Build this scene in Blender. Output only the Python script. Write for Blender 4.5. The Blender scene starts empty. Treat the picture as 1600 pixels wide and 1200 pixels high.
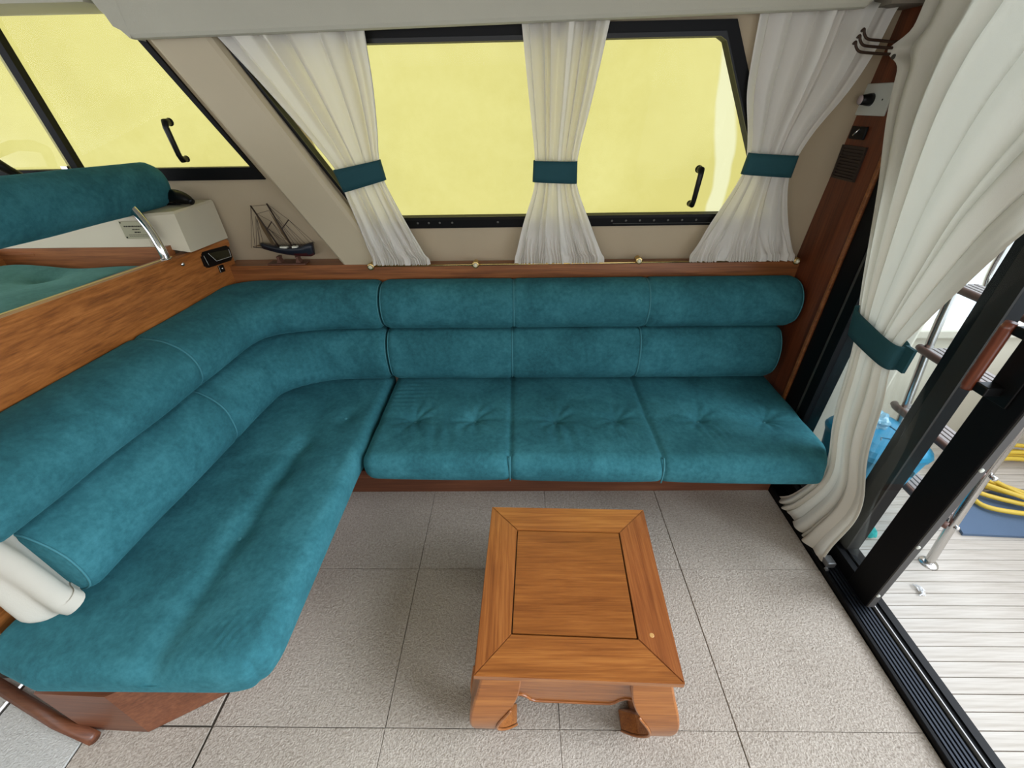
import bpy, bmesh, math, random
from mathutils import Vector, Matrix, noise
from mathutils.geometry import tessellate_polygon
random.seed(7)
SC = bpy.context.scene
COL = SC.collection
PI = math.pi

# ------------------------------------------------------------------ camera
def setup_camera():
    pit, yaw, rol = math.radians(33.59), math.radians(-1.29), math.radians(-1.02)
    cy, sy, cp, sp = math.cos(yaw), math.sin(yaw), math.cos(pit), math.sin(pit)
    F = Vector((sy*cp, cy*cp, -sp)); R = Vector((cy, -sy, 0)); U = R.cross(F)
    c, s = math.cos(rol), math.sin(rol)
    R, U = c*R + s*U, -s*R + c*U
    m = Matrix((R, U, -F)).transposed().to_4x4()
    m.translation = Vector((.392, -.470, 1.494))
    cd = bpy.data.cameras.new('camera'); cam = bpy.data.objects.new('camera', cd); COL.objects.link(cam)
    cam.matrix_world = m; cd.sensor_width = 36; cd.lens = 667.1/1600*36; cd.clip_start = .02
    SC.camera = cam
setup_camera()

# ------------------------------------------------------------------ world and light
w = bpy.data.worlds.new('overcast'); SC.world = w; w.use_nodes = True
wn = w.node_tree; wn.nodes.clear()
bg = wn.nodes.new('ShaderNodeBackground'); wo = wn.nodes.new('ShaderNodeOutputWorld')
bg.inputs[0].default_value = (.89, .96, 1.07, 1); bg.inputs[1].default_value = 2.6
wn.links.new(bg.outputs[0], wo.inputs[0])

def area(name, loc, rot, sx, sy, power, col):
    l = bpy.data.lights.new(name, 'AREA'); l.shape = 'RECTANGLE'; l.size = sx; l.size_y = sy
    l.energy = power; l.color = col
    o = bpy.data.objects.new(name, l); COL.objects.link(o); o.location = loc; o.rotation_euler = rot
    return o
# daylight through the windows of the opposite side of the saloon and through the windscreen
area('starboard_window_light', (.0, -1.62, 1.40), (math.radians(96), 0, 0), 2.6, .55, 9, (1, .95, .84))
area('windscreen_light', (-2.15, -.2, 1.45), (math.radians(75), 0, math.radians(-90)), 1.6, .5, 4, (1, .95, .82))
sun = bpy.data.lights.new('sun', 'SUN'); sun.energy = 5.0; sun.angle = math.radians(40); sun.color = (.86, .95, 1.06)
so = bpy.data.objects.new('sun', sun); COL.objects.link(so); so.rotation_euler = (math.radians(14), math.radians(61), 0)

vs = SC.view_settings
vs.view_transform = 'Standard'; vs.look = 'None'; vs.exposure = 0.0; vs.gamma = 1.0; vs.use_curve_mapping = False

# ------------------------------------------------------------------ materials
def srgb(r, g, b):
    f = lambda c: ((c/255)/12.92 if c/255 <= .04045 else (((c/255)+.055)/1.055)**2.4)
    return (f(r), f(g), f(b), 1)
class NT:
    def __init__(s, name):
        s.m = bpy.data.materials.new(name); s.m.use_nodes = True; s.t = s.m.node_tree
        s.t.nodes.clear(); s.out = s.n('OutputMaterial')
    def n(s, typ, **kw):
        nd = s.t.nodes.new('ShaderNode'+typ)
        for k, v in kw.items():
            if hasattr(nd, k): setattr(nd, k, v)
        return nd
    def l(s, a, b): s.t.links.new(a, b)
    def coord(s, scale=(1, 1, 1), rot=(0, 0, 0)):
        tc = s.n('TexCoord'); mp = s.n('Mapping'); mp.inputs['Scale'].default_value = scale; mp.inputs['Rotation'].default_value = rot
        s.l(tc.outputs['Object'], mp.inputs[0]); return mp.outputs[0]
    def noise(s, vec, scale, detail=4, rough=.5, dist=0):
        nd = s.n('TexNoise'); nd.inputs['Scale'].default_value = scale; nd.inputs['Detail'].default_value = detail
        nd.inputs['Roughness'].default_value = rough; nd.inputs['Distortion'].default_value = dist
        s.l(vec, nd.inputs['Vector']); return nd.outputs['Fac']
    def ramp(s, fac, stops):
        nd = s.n('ValToRGB'); e = nd.color_ramp.elements
        while len(e) < len(stops): e.new(.5)
        for i, (p, c) in enumerate(stops): e[i].position = p; e[i].color = c
        s.l(fac, nd.inputs[0]); return nd.outputs[0]
    def bump(s, h, strength, dist):
        b = s.n('Bump'); b.inputs['Strength'].default_value = strength; b.inputs['Distance'].default_value = dist
        s.l(h, b.inputs['Height']); return b.outputs[0]
    def bsdf(s, col=None, rough=.5, metal=0, normal=None, **kw):
        p = s.n('BsdfPrincipled')
        if col is not None:
            if isinstance(col, tuple): p.inputs['Base Color'].default_value = col
            else: s.l(col, p.inputs['Base Color'])
        p.inputs['Roughness'].default_value = rough; p.inputs['Metallic'].default_value = metal
        if normal is not None: s.l(normal, p.inputs['Normal'])
        for k, v in kw.items(): p.inputs[k.replace('_', ' ')].default_value = v
        return p
    def done(s, sh): s.l(sh.outputs[0], s.out.inputs['Surface']); return s.m

def m_plain(name, col, rough=.5, metal=0, bump=0, bscale=200, **kw):
    t = NT(name); v = t.coord()
    n = t.noise(v, 6, 3)
    c = t.n('MixRGB'); c.blend_type = 'MULTIPLY'; c.inputs[0].default_value = .12
    c.inputs[1].default_value = col; t.l(n, c.inputs[2])
    nm = t.bump(t.noise(v, bscale, 3), bump, .002) if bump else None
    return t.done(t.bsdf(c.outputs[0], rough, metal, nm, **kw))

def m_suede(name, dark, mid, light):
    t = NT(name); v = t.coord()
    n1 = t.noise(v, 5.5, 6, .62, .6); n2 = t.noise(v, 60, 4, .7)
    mx = t.n('MixRGB'); mx.inputs[0].default_value = .38; t.l(n1, mx.inputs[1]); t.l(n2, mx.inputs[2])
    c = t.ramp(mx.outputs[0], [(.32, dark), (.5, mid), (.68, light)])
    nm = t.bump(t.noise(v, 700, 3), .35, .0015)
    p = t.bsdf(c, .92, 0, nm, Sheen_Weight=.55, Sheen_Roughness=.35)
    p.inputs['Sheen Tint'].default_value = light; p.inputs['Specular IOR Level'].default_value = .15
    return t.done(p)

def m_wood(name, dark, mid, light, axis='X', rough=.35, scale=1.0, coat=.25):
    t = NT(name)
    s = {'X': (1.3, 16, 16), 'Y': (16, 1.3, 16), 'Z': (16, 16, 1.3)}[axis]
    s2 = {'X': (3, 130, 130), 'Y': (130, 3, 130), 'Z': (130, 130, 3)}[axis]
    a = t.noise(t.coord(tuple(k*scale for k in s)), 1.6, 5, .6, .9)
    b = t.noise(t.coord(tuple(k*scale for k in s2)), 1.4, 4, .65)
    mx = t.n('MixRGB'); mx.inputs[0].default_value = .5; t.l(a, mx.inputs[1]); t.l(b, mx.inputs[2])
    c = t.ramp(mx.outputs[0], [(.34, dark), (.5, mid), (.66, light)])
    nm = t.bump(b, .12, .001)
    return t.done(t.bsdf(c, rough, 0, nm, Coat_Weight=coat, Coat_Roughness=.25))

def m_carpet(name, dark, light):
    t = NT(name); v = t.coord()
    n = t.noise(v, 200, 4, .6); n2 = t.noise(v, 110, 4, .65); n3 = t.noise(v, 3, 3)
    mx = t.n('MixRGB'); mx.inputs[0].default_value = .5; t.l(n, mx.inputs[1]); t.l(n2, mx.inputs[2])
    mx2 = t.n('MixRGB'); mx2.inputs[0].default_value = .2; t.l(mx.outputs[0], mx2.inputs[1]); t.l(n3, mx2.inputs[2])
    c = t.ramp(mx2.outputs[0], [(.36, dark), (.64, light)])
    nm = t.bump(mx.outputs[0], 1.0, .008)
    return t.done(t.bsdf(c, 1, 0, nm, Specular_IOR_Level=.1))

def m_cloth(name, col, trans=.45, bump=.3):
    t = NT(name); v = t.coord()
    nm = t.bump(t.noise(v, 500, 3), bump, .001)
    d = t.n('BsdfDiffuse'); d.inputs[0].default_value = col; t.l(nm, d.inputs['Normal'])
    tr = t.n('BsdfTranslucent'); tr.inputs[0].default_value = col
    m = t.n('MixShader'); m.inputs[0].default_value = trans
    t.l(d.outputs[0], m.inputs[1]); t.l(tr.outputs[0], m.inputs[2]); return t.done(m)

def m_glass(name, tint=(1, 1, 1, 1), refl=.06):
    t = NT(name)
    tr = t.n('BsdfTransparent'); tr.inputs[0].default_value = tint
    g = t.n('BsdfGlossy'); g.inputs['Roughness'].default_value = .02
    fr = t.n('LayerWeight'); fr.inputs[0].default_value = .25
    mu = t.n('Math', operation='MULTIPLY'); mu.inputs[1].default_value = .12; t.l(fr.outputs['Fresnel'], mu.inputs[0])
    m = t.n('MixShader'); t.l(mu.outputs[0], m.inputs[0]); t.l(tr.outputs[0], m.inputs[1]); t.l(g.outputs[0], m.inputs[2])
    return t.done(m)

def m_cover():
    t = NT('yellow_cover_cloth'); v = t.coord()
    n = t.noise(v, 1.1, 3, .5, 1.2); n2 = t.noise(v, 26, 4, .65)
    mx = t.n('MixRGB'); mx.inputs[0].default_value = .22; t.l(n, mx.inputs[1]); t.l(n2, mx.inputs[2])
    c = t.ramp(mx.outputs[0], [(.38, (.465, .405, .125, 1)), (.62, (.525, .468, .165, 1))])
    sx = t.n('SeparateXYZ'); t.l(v, sx.inputs[0])
    a = t.n('Math', operation='MULTIPLY_ADD'); a.inputs[1].default_value = .14; t.l(sx.outputs[2], a.inputs[0]); t.l(sx.outputs[0], a.inputs[2])
    b = t.n('Math', operation='MULTIPLY_ADD'); b.inputs[1].default_value = .10; t.l(n, b.inputs[0]); t.l(a.outputs[0], b.inputs[2])
    mr = t.n('MapRange'); mr.interpolation_type = 'SMOOTHSTEP'; mr.inputs['From Min'].default_value = 1.405; mr.inputs['From Max'].default_value = 1.420; t.l(b.outputs[0], mr.inputs['Value'])
    mr2 = t.n('MapRange'); mr2.interpolation_type = 'SMOOTHSTEP'; mr2.inputs['From Min'].default_value = 1.49; mr2.inputs['From Max'].default_value = 1.475; t.l(b.outputs[0], mr2.inputs['Value'])
    mm = t.n('Math', operation='MULTIPLY'); t.l(mr.outputs[0], mm.inputs[0]); t.l(mr2.outputs[0], mm.inputs[1])
    m3 = t.n('MixRGB'); m3.inputs[2].default_value = (.56, .53, .30, 1); t.l(mm.outputs[0], m3.inputs[0]); t.l(c, m3.inputs[1]); c = m3.outputs[0]
    d = t.n('BsdfDiffuse'); t.l(c, d.inputs[0]); tr = t.n('BsdfTranslucent'); t.l(c, tr.inputs[0])
    m = t.n('MixShader'); m.inputs[0].default_value = .6
    t.l(d.outputs[0], m.inputs[1]); t.l(tr.outputs[0], m.inputs[2]); return t.done(m)

TEAL = m_suede('teal_suede', (.018, .082, .100, 1), (.029, .135, .160, 1), (.050, .20, .235, 1))
TEALP = m_plain('teal_piping', (.045, .20, .235, 1), .8)
GREEN = m_suede('helm_seat_suede', (.045, .13, .115, 1), (.07, .19, .165, 1), (.10, .25, .22, 1))
BAND = m_plain('dark_teal_band', (.006, .058, .070, 1), .85, bump=.3, bscale=600)
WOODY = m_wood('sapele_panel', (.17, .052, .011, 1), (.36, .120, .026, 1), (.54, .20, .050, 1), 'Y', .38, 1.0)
WOODX = m_wood('sapele_trim', (.13, .042, .012, 1), (.25, .084, .024, 1), (.38, .14, .042, 1), 'X', .38, 1.0)
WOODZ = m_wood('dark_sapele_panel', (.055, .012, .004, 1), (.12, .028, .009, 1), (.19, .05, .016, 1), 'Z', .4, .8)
WOODP = m_wood('plinth_wood', (.09, .028, .012, 1), (.15, .050, .022, 1), (.22, .08, .035, 1), 'X', .45, .8, .1)
TBX = m_wood('teak_table_grain_across', (.17, .048, .009, 1), (.29, .095, .019, 1), (.42, .16, .036, 1), 'X', .3, 1.3, .4)
TBX2 = m_wood('teak_table_panel', (.15, .042, .008, 1), (.24, .075, .014, 1), (.33, .115, .024, 1), 'X', .3, 2.2, .4)
TBY = m_wood('teak_table_grain_along', (.15, .040, .008, 1), (.27, .085, .018, 1), (.38, .14, .034, 1), 'Y', .3, 1.3, .4)
CARP = m_carpet('grey_carpet', (.27, .225, .18, 1), (.57, .505, .43, 1))
CARPL = m_carpet('pale_carpet', (.42, .41, .38, 1), (.62, .61, .57, 1))
BEIGE = m_plain('beige_lining', (.46, .37, .25, 1), .75, bump=.15)
BEIGE2 = m_plain('grey_beige_headlining', (.46, .44, .36, 1), .8, bump=.3, bscale=300)
CREAM = m_plain('cream_plastic', (.62, .56, .42, 1), .6, bump=.1)
BLACK = m_plain('black_anodised', (.0025, .0025, .003, 1), .5, Specular_IOR_Level=.16)
BLACK2 = m_plain('black_plastic', (.004, .004, .004, 1), .35, Specular_IOR_Level=.25)
GREYM = m_plain('grey_metal_edge', (.10, .095, .085, 1), .5, .4)
RUBBER = m_plain('worn_rubber_seal', (.06, .055, .05, 1), .6)
CURT = m_cloth('cream_curtain_cloth', (.86, .83, .77, 1), .34)
CURTD = m_cloth('ivory_curtain_cloth', (.66, .62, .53, 1), .24, .5)
COVER = m_cover()
GLASS = m_glass('window_glass')
GLASSD = m_glass('door_glass', (.93, .95, .95, 1))
CHROME = m_plain('chrome', (.75, .75, .75, 1), .12, 1)
STEEL = m_plain('stainless_steel', (.62, .60, .57, 1), .22, 1)
BRASS = m_plain('brass', (.72, .52, .22, 1), .25, 1)
IVORY = m_plain('ivory_plastic', (.72, .68, .50, 1), .4)
WHITEP = m_plain('white_plastic', (.55, .55, .48, 1), .4)
ALU = m_plain('label_metal', (.34, .32, .21, 1), .45, .3)
INK = m_plain('ink', (.03, .025, .015, 1), .8)
DECK = m_wood('bleached_teak_deck', (.40, .35, .29, 1), (.50, .45, .385, 1), (.60, .555, .49, 1), 'X', .8, 1.0, 0)
CAULK = m_plain('deck_caulking', (.26, .20, .15, 1), .9)
GEL = m_plain('white_gelcoat', (.72, .68, .60, 1), .35)
GEL2 = m_plain('cream_gelcoat', (.62, .56, .45, 1), .4)
BINM = m_plain('blue_plastic', (.02, .30, .50, 1), .35)
BINB = m_plain('pale_blue_film', (.18, .42, .55, 1), .3)
ROPE = m_plain('yellow_hose', (.72, .50, .06, 1), .45)
MATB = m_plain('blue_grey_mat', (.09, .14, .22, 1), .9, bump=.4)
LWOOD = m_plain('ladder_teak', (.13, .055, .035, 1), .5)
BROWNM = m_plain('bronze_hook', (.05, .025, .015, 1), .4, .5)

# ------------------------------------------------------------------ mesh helpers
def new(): return bmesh.new()
def link(name, bm, mat, parent=None, smooth=False, loc=None):
    me = bpy.data.meshes.new(name)
    bmesh.ops.recalc_face_normals(bm, faces=bm.faces[:])
    bm.to_mesh(me); bm.free()
    if smooth:
        for p in me.polygons: p.use_smooth = True
    if isinstance(mat, (list, tuple)):
        for k in mat: me.materials.append(k)
    else: me.materials.append(mat)
    o = bpy.data.objects.new(name, me); COL.objects.link(o)
    if parent: o.parent = parent
    if loc: o.location = loc
    return o
def tag(o, label, cat, group=None):
    o['label'] = label; o['category'] = cat
    if group: o['group'] = group
    return o
def thing(name, loc, label, cat, group=None):
    o = bpy.data.objects.new(name, None); COL.objects.link(o); o.location = loc; o.empty_display_size = .05
    tag(o, label, cat, group); return o
def structure(o): o['kind'] = 'structure'; return o
def part(name, bm, mat, parent, smooth=False):
    """bm is in world space; parents are unrotated empties or meshes at their own location"""
    off = Vector((0, 0, 0)); p = parent
    while p is not None: off += p.location; p = p.parent
    bmesh.ops.translate(bm, verts=bm.verts[:], vec=-off)
    return link(name, bm, mat, parent, smooth)
def lab(o, s): o['label'] = s; return o

def box(bm, x0, x1, y0, y1, z0, z1, M=None, bev=0):
    r = bmesh.ops.create_cube(bm, size=1)
    vs_ = r['verts']
    for v in vs_:
        v.co = Vector((x0+(v.co.x+.5)*(x1-x0), y0+(v.co.y+.5)*(y1-y0), z0+(v.co.z+.5)*(z1-z0)))
    if bev:
        es = list({e for v in vs_ for e in v.link_edges})
        r2 = bmesh.ops.bevel(bm, geom=es, offset=bev, segments=2, affect='EDGES', profile=.5)
        vs_ = list({v for f in r2['faces'] for v in f.verts} | {v for v in vs_ if v.is_valid})
    if M is not None:
        for v in vs_: v.co = M @ v.co
    return vs_
def prism(bm, pts, f0, f1):
    """pts 2d polygon, f0/f1 map (a,b)->Vector for both faces"""
    A = [bm.verts.new(f0(*p)) for p in pts]; B = [bm.verts.new(f1(*p)) for p in pts]
    n = len(pts); bm.faces.new(A[::-1]); bm.faces.new(B)
    for i in range(n): bm.faces.new((A[i], A[(i+1) % n], B[(i+1) % n], B[i]))
def plate(bm, outer, holes, f0, f1):
    loops = [outer]+holes; flat = [p for L in loops for p in L]
    tris = tessellate_polygon([[Vector((p[0], p[1], 0)) for p in L] for L in loops])
    A = [bm.verts.new(f0(*p)) for p in flat]; B = [bm.verts.new(f1(*p)) for p in flat]
    for t in tris:
        try: bm.faces.new([A[i] for i in t]); bm.faces.new([B[i] for i in reversed(t)])
        except ValueError: pass
    k = 0
    for L in loops:
        n = len(L)
        for i in range(n): bm.faces.new((A[k+i], A[k+(i+1) % n], B[k+(i+1) % n], B[k+i]))
        k += n
def tube(bm, pts, r, seg=10, caps=True, ry=None):
    pts = [Vector(p) for p in pts]; n = len(pts); rings = []
    up = None
    for i, p in enumerate(pts):
        t = (pts[min(i+1, n-1)]-pts[max(i-1, 0)]).normalized()
        if up is None:
            up = Vector((0, 0, 1)) if abs(t.z) < .9 else Vector((1, 0, 0))
        a = (up - t*up.dot(t)).normalized(); b = t.cross(a); up = a
        rr = r[i] if isinstance(r, (list, tuple)) else r
        r2 = rr if ry is None else ry
        rings.append([bm.verts.new(p+a*rr*math.cos(2*PI*k/seg)+b*r2*math.sin(2*PI*k/seg)) for k in range(seg)])
    for i in range(n-1):
        for k in range(seg):
            bm.faces.new((rings[i][k], rings[i][(k+1) % seg], rings[i+1][(k+1) % seg], rings[i+1][k]))
    if caps: bm.faces.new(rings[0][::-1]); bm.faces.new(rings[-1])
def lathe(bm, prof, org, axis, seg=20):
    """prof list of (radius, height) along axis from org"""
    axis = Vector(axis).normalized(); u = axis.orthogonal().normalized(); v = axis.cross(u); org = Vector(org)
    rings = []
    for r, h in prof:
        rings.append([bm.verts.new(org+axis*h+(u*math.cos(2*PI*k/seg)+v*math.sin(2*PI*k/seg))*max(r, 1e-4)) for k in range(seg)])
    for i in range(len(rings)-1):
        for k in range(seg):
            bm.faces.new((rings[i][k], rings[i][(k+1) % seg], rings[i+1][(k+1) % seg], rings[i+1][k]))
    bm.faces.new(rings[0][::-1]); bm.faces.new(rings[-1])
def smoothpath(pts, n):
    """catmull-rom through pts (tuples of any length) -> n+1 samples"""
    P = [pts[0]]+list(pts)+[pts[-1]]; out = []; m = len(pts)-1
    for i in range(n+1):
        t = i/n*m; k = min(int(t), m-1); t -= k
        a, b, c, d = P[k], P[k+1], P[k+2], P[k+3]
        out.append(tuple(.5*(2*b[j]+(-a[j]+c[j])*t+(2*a[j]-5*b[j]+4*c[j]-d[j])*t*t+(-a[j]+3*b[j]-3*c[j]+d[j])*t**3) for j in range(len(a))))
    return out
def loft(bm, rings, close=True, caps=True):
    R = [[bm.verts.new(p) for p in r] for r in rings]
    for i in range(len(R)-1):
        n = len(R[i])
        for k in range(n if close else n-1):
            bm.faces.new((R[i][k], R[i][(k+1) % n], R[i+1][(k+1) % n], R[i+1][k]))
    if caps and close: bm.faces.new(R[0][::-1]); bm.faces.new(R[-1])
    return R
def text(name, s, size, mat, parent, M, ext=.0006):
    cu = bpy.data.curves.new(name, 'FONT'); cu.body = s; cu.size = size; cu.extrude = ext; cu.align_x = 'CENTER'; cu.align_y = 'CENTER'
    o = bpy.data.objects.new(name, cu); COL.objects.link(o)
    dg = bpy.context.evaluated_depsgraph_get()
    me = bpy.data.meshes.new_from_object(o.evaluated_get(dg)); bpy.data.objects.remove(o)
    me.transform(M); me.materials.clear(); me.materials.append(mat)
    o = bpy.data.objects.new(name, me); COL.objects.link(o); o.parent = parent
    off = Vector((0, 0, 0)); p = parent
    while p is not None: off += p.location; p = p.parent
    me.transform(Matrix.Translation(-off)); return o

# the side wall leans inwards going up; off = distance into the saloon
def W(x, z, off=0.0): return Vector((x, 1.41-off-.115*(z-.88), z))
def Wf(off): return lambda x, z: W(x, z, off)
# front face of the helm cabinet (slightly angled)
def PX(y): return -.88+.085*(y-1.38)

# ------------------------------------------------------------------ SETTING
# floor with carpet tiles
bm = new(); box(bm, -2.3, 1.52, -1.75, 1.45, -.06, -.006)
floor = structure(link('floor', bm, m_plain('floor_board', (.07, .058, .045, 1), .9)))
T = .5
def carpet_tile(x0, x1, y0, y1, mat=CARP, h=.0):
    g = .0007; bm = new()
    j = lambda: random.uniform(-.0005, .0005)
    zt = h+random.uniform(-.0012, .0012)
    c = [(x0+g+j(), y0+g+j()), (x1-g+j(), y0+g+j()), (x1-g+j(), y1-g+j()), (x0+g+j(), y1-g+j())]
    lo = [bm.verts.new((a, b, -.0055)) for a, b in c]
    mi = [bm.verts.new((a, b, zt-.002)) for a, b in c]
    cx, cy = (x0+x1)/2, (y0+y1)/2
    hi = [bm.verts.new((a+(.0012 if a < cx else -.0012), b+(.0012 if b < cy else -.0012), zt)) for a, b in c]
    for L, H in ((lo, mi), (mi, hi)):
        for i in range(4): bm.faces.new((L[i], L[(i+1) % 4], H[(i+1) % 4], H[i]))
    bm.faces.new(hi); return part('carpet_tile', bm, mat, floor)
xs = [-.500, 0, .5, 1.0, 1.519]
for i in range(4):
    carpet_tile(xs[i], xs[i+1], 0, .5); carpet_tile(xs[i], xs[i+1], .5, .93)
    carpet_tile(xs[i]+(0 if i != 0 else 0), xs[i+1], -.5, 0); carpet_tile(xs[i], xs[i+1], -1.0, -.5); carpet_tile(xs[i], xs[i+1], -1.5, -1.0)
carpet_tile(-.852, -.506, -.5, -.002); carpet_tile(-.852, -.508, .002, .5); carpet_tile(-.852, -.5, -1.0, -.5)
o = carpet_tile(-1.152, -.855, -.55, .12, CARPL); lab(o, 'paler carpet piece beside the cabinet foot')
o = carpet_tile(-1.9, -1.165, -.55, .12, CARPL); lab(o, 'paler carpet piece beside the cabinet foot')
bm = new(); box(bm, -1.164, -1.154, -.6, .10, -.0055, .006)
lab(part('metal_strip', bm, STEEL, floor), 'bright metal edging strip')

# side wall (main part, with window opening)
W1o = [(-.60, 1.697), (1.087, 1.699), (1.475, 1.052), (-.235, 1.052)]
W1i = [(-.560, 1.655), (1.045, 1.657), (1.068, 1.645), (1.385, 1.098), (-.245, 1.098)]
ring1 = [(-.58, 1.676), (1.066, 1.678), (1.43, 1.075), (-.24, 1.075)]
bm = new(); plate(bm, [(-.82, 2.0), (1.64, 2.0), (1.64, -.05), (-.30, -.05), (-.30, .96)], [ring1], Wf(0), Wf(-.05))
structure(link('wall_back', bm, BEIGE))
W2i = [(-2.15, 1.768), (-.931, 1.768), (-.668, 1.293), (-2.15, 1.293)]
bm = new(); plate(bm, [(-2.3, 2.0), (-.60, 2.0), (-.30, .96), (-.30, -.05), (-2.3, -.05)], [[(-2.16, 1.775), (-.927, 1.775), (-.655, 1.285), (-2.16, 1.285)]], Wf(-.0501), Wf(-.09))
structure(link('wall_back', bm, BEIGE))
# window 1
bm = new(); plate(bm, W1o, [W1i], Wf(.012), Wf(-.03))
win1 = structure(link('window_1', bm, BLACK))
bm = new(); plate(bm, [(-.575, 1.668), (1.060, 1.670), (1.40, 1.086), (-.243, 1.086)], [W1i], Wf(.018), Wf(.010)); part('bead', bm, BLACK2, win1)
bm = new(); prism(bm, [(-.57, 1.665), (1.06, 1.668), (1.40, 1.09), (-.245, 1.09)], Wf(-.012), Wf(-.016)); part('pane', bm, GLASS, win1)
for x in [-.0, .04, .08, .125, .29, .70, .75, .80, .85, .90, .95, 1.0]:
    bm = new(); p = W(x*1.15-.03, 1.074, .012); lathe(bm, [(.0045, 0), (.004, .0015), (.001, .002)], p, (0, -1, 0), 10)
    part('screw', bm, GREYM, win1)
bm = new(); tube(bm, [W(.78, 1.062, .0125), W(1.40, 1.062, .0125)], .0012, 5); part('seam', bm, GREYM, win1)
# window 2
bm = new(); plate(bm, [(-2.2, 1.80), (-.935, 1.80), (-.925, 1.790), (-.632, 1.243), (-2.2, 1.243)], [[(-2.15, 1.768), (-.940, 1.768), (-.672, 1.289), (-2.15, 1.289)]], Wf(-.038), Wf(-.075))
win2 = structure(link('window_2', bm, BLACK))
bm = new(); prism(bm, [(-2.16, 1.775), (-.935, 1.775), (-.66, 1.288), (-2.16, 1.288)], Wf(-.062), Wf(-.066)); part('pane', bm, GLASS, win2)
bm = new(); prism(bm, [(-1.393, 1.78), (-1.365, 1.78), (-1.365, 1.285), (-1.393, 1.285)], Wf(-.04), Wf(-.07)); part('mullion', bm, BLACK, win2)
bm = new(); prism(bm, [(-1.407, 1.78), (-1.3935, 1.78), (-1.3935, 1.285), (-1.407, 1.285)], Wf(-.045), Wf(-.06)); lab(part('seal', bm, m_plain('clear_seal', (.55, .50, .20, 1), .5), win2), 'pale yellowed seal strip')
bm = new(); box(bm, -1.425, -1.400, 1.393, 1.412, 1.293, 1.303); part('catch', bm, STEEL, win2)
# slanted pillar between the windows
def pl(z, side): return (-.804+(1.678-z)*.545) if side < 0 else (-.590+(1.687-z)*.535)
bm = new()
rings = []
for z in [2.0, 1.8, 1.6, 1.4, 1.2, 1.05, .985, .905]:
    a, b = pl(z, -1), pl(z, 1)
    rings.append([W(a, z, -.049), W(a, z, .030), W(a+.012, z, .040), W(b-.030, z, .040), W(b-.012, z, .035), W(b, z, .018), W(b+.003, z, -.001), W(b+.003, z, -.049)])
loft(bm, rings)
structure(link('trim_1', bm, m_plain('pillar_lining', (.50, .42, .29, 1), .6), smooth=False))
# wood ledge
bm = new(); prism(bm, [(-.90, .80), (1.598, .80), (1.598, .885), (1.598, .905), (-.90, .905)], lambda x, z: Vector((x, 1.364, z)), lambda x, z: Vector((x, 1.405, z)))
led = structure(link('trim_2', bm, WOODX))
bm = new(); box(bm, -.90, -.30, 1.404, 1.455, .87, .905); part('shelf_board', bm, WOODX, led)
# wall below, left, ceiling
bm = new(); box(bm, -2.34, -2.30, -1.75, 1.5, -.05, 1.0); box(bm, -2.34, -2.30, -1.75, 1.5, 1.75, 2.0)
structure(link('wall_left', bm, BEIGE))
bm = new(); plate(bm, [(-2.34, -.05), (1.66, -.05), (1.66, 2.0), (-2.34, 2.0)], [[(-2.0, 1.05), (1.3, 1.05), (1.3, 1.70), (-2.0, 1.70)]], lambda x, z: Vector((x, -1.75, z)), lambda x, z: Vector((x, -1.79, z)))
structure(link('wall_front', bm, BEIGE))
bm = new(); box(bm, -2.34, 1.75, -1.79, 1.42, 1.955, 2.0)
structure(link('ceiling', bm, BEIGE2))
# headlining pelmet over the side window
bm = new(); N = 40; rings = []
for i in range(N+1):
    x = -.80+(1.475+.80)*i/N
    zb = 1.670+(x+.72)*.0166
    if x > 1.43: zb += .05*((x-1.43)/.045)**2
    rings.append([Vector((x, 1.2, zb+.012)), Vector((x, 1.205, zb+.003)), Vector((x, 1.215, zb)), Vector((x, 1.262, zb+.004)), Vector((x, 1.262, 1.954)), Vector((x, 1.2, 1.954))])
loft(bm, rings)
A = [(-.90, 1.80), (-.875, 1.762), (-.862, 1.737), (-.853, 1.728), (-.842, 1.700), (-.822, 1.690), (-.805, 1.672), (-.7995, 1.6688), (-.7995, 1.954), (-.93, 1.954), (-.905, 1.81)]
prism(bm, A, lambda x, z: Vector((x, 1.2, z)), lambda x, z: Vector((x, 1.262, z)))
structure(link('trim_3', bm, BEIGE2))
bm = new(); box(bm, -2.3, -.90, 1.20, 1.40, 1.757, 1.954)
structure(link('trim_4', bm, BEIGE2))
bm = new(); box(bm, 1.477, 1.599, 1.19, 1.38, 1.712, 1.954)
structure(link('trim_5', bm, m_plain('shadow_lining', (.20, .17, .13, 1), .8)))  # shade of the recess beside the pelmet, put into a darker colour

# aft bulkhead (wood) with cut following the leaning wall
def Bp(x): return lambda y, z: Vector((x, y, z))
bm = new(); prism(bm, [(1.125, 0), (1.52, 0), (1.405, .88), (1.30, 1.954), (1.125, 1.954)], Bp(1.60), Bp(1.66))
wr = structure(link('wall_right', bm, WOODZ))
bm = new(); box(bm, 1.590, 1.6, 1.125, 1.142, .0, 1.954, bev=.003)
lab(part('edge_moulding', bm, WOODX, wr), 'lighter wood edge moulding beside the black door frame')
bm = new(); box(bm, 1.60, 1.66, -1.75, 1.125, 1.93, 1.99); part('header', bm, BLACK, wr)
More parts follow.
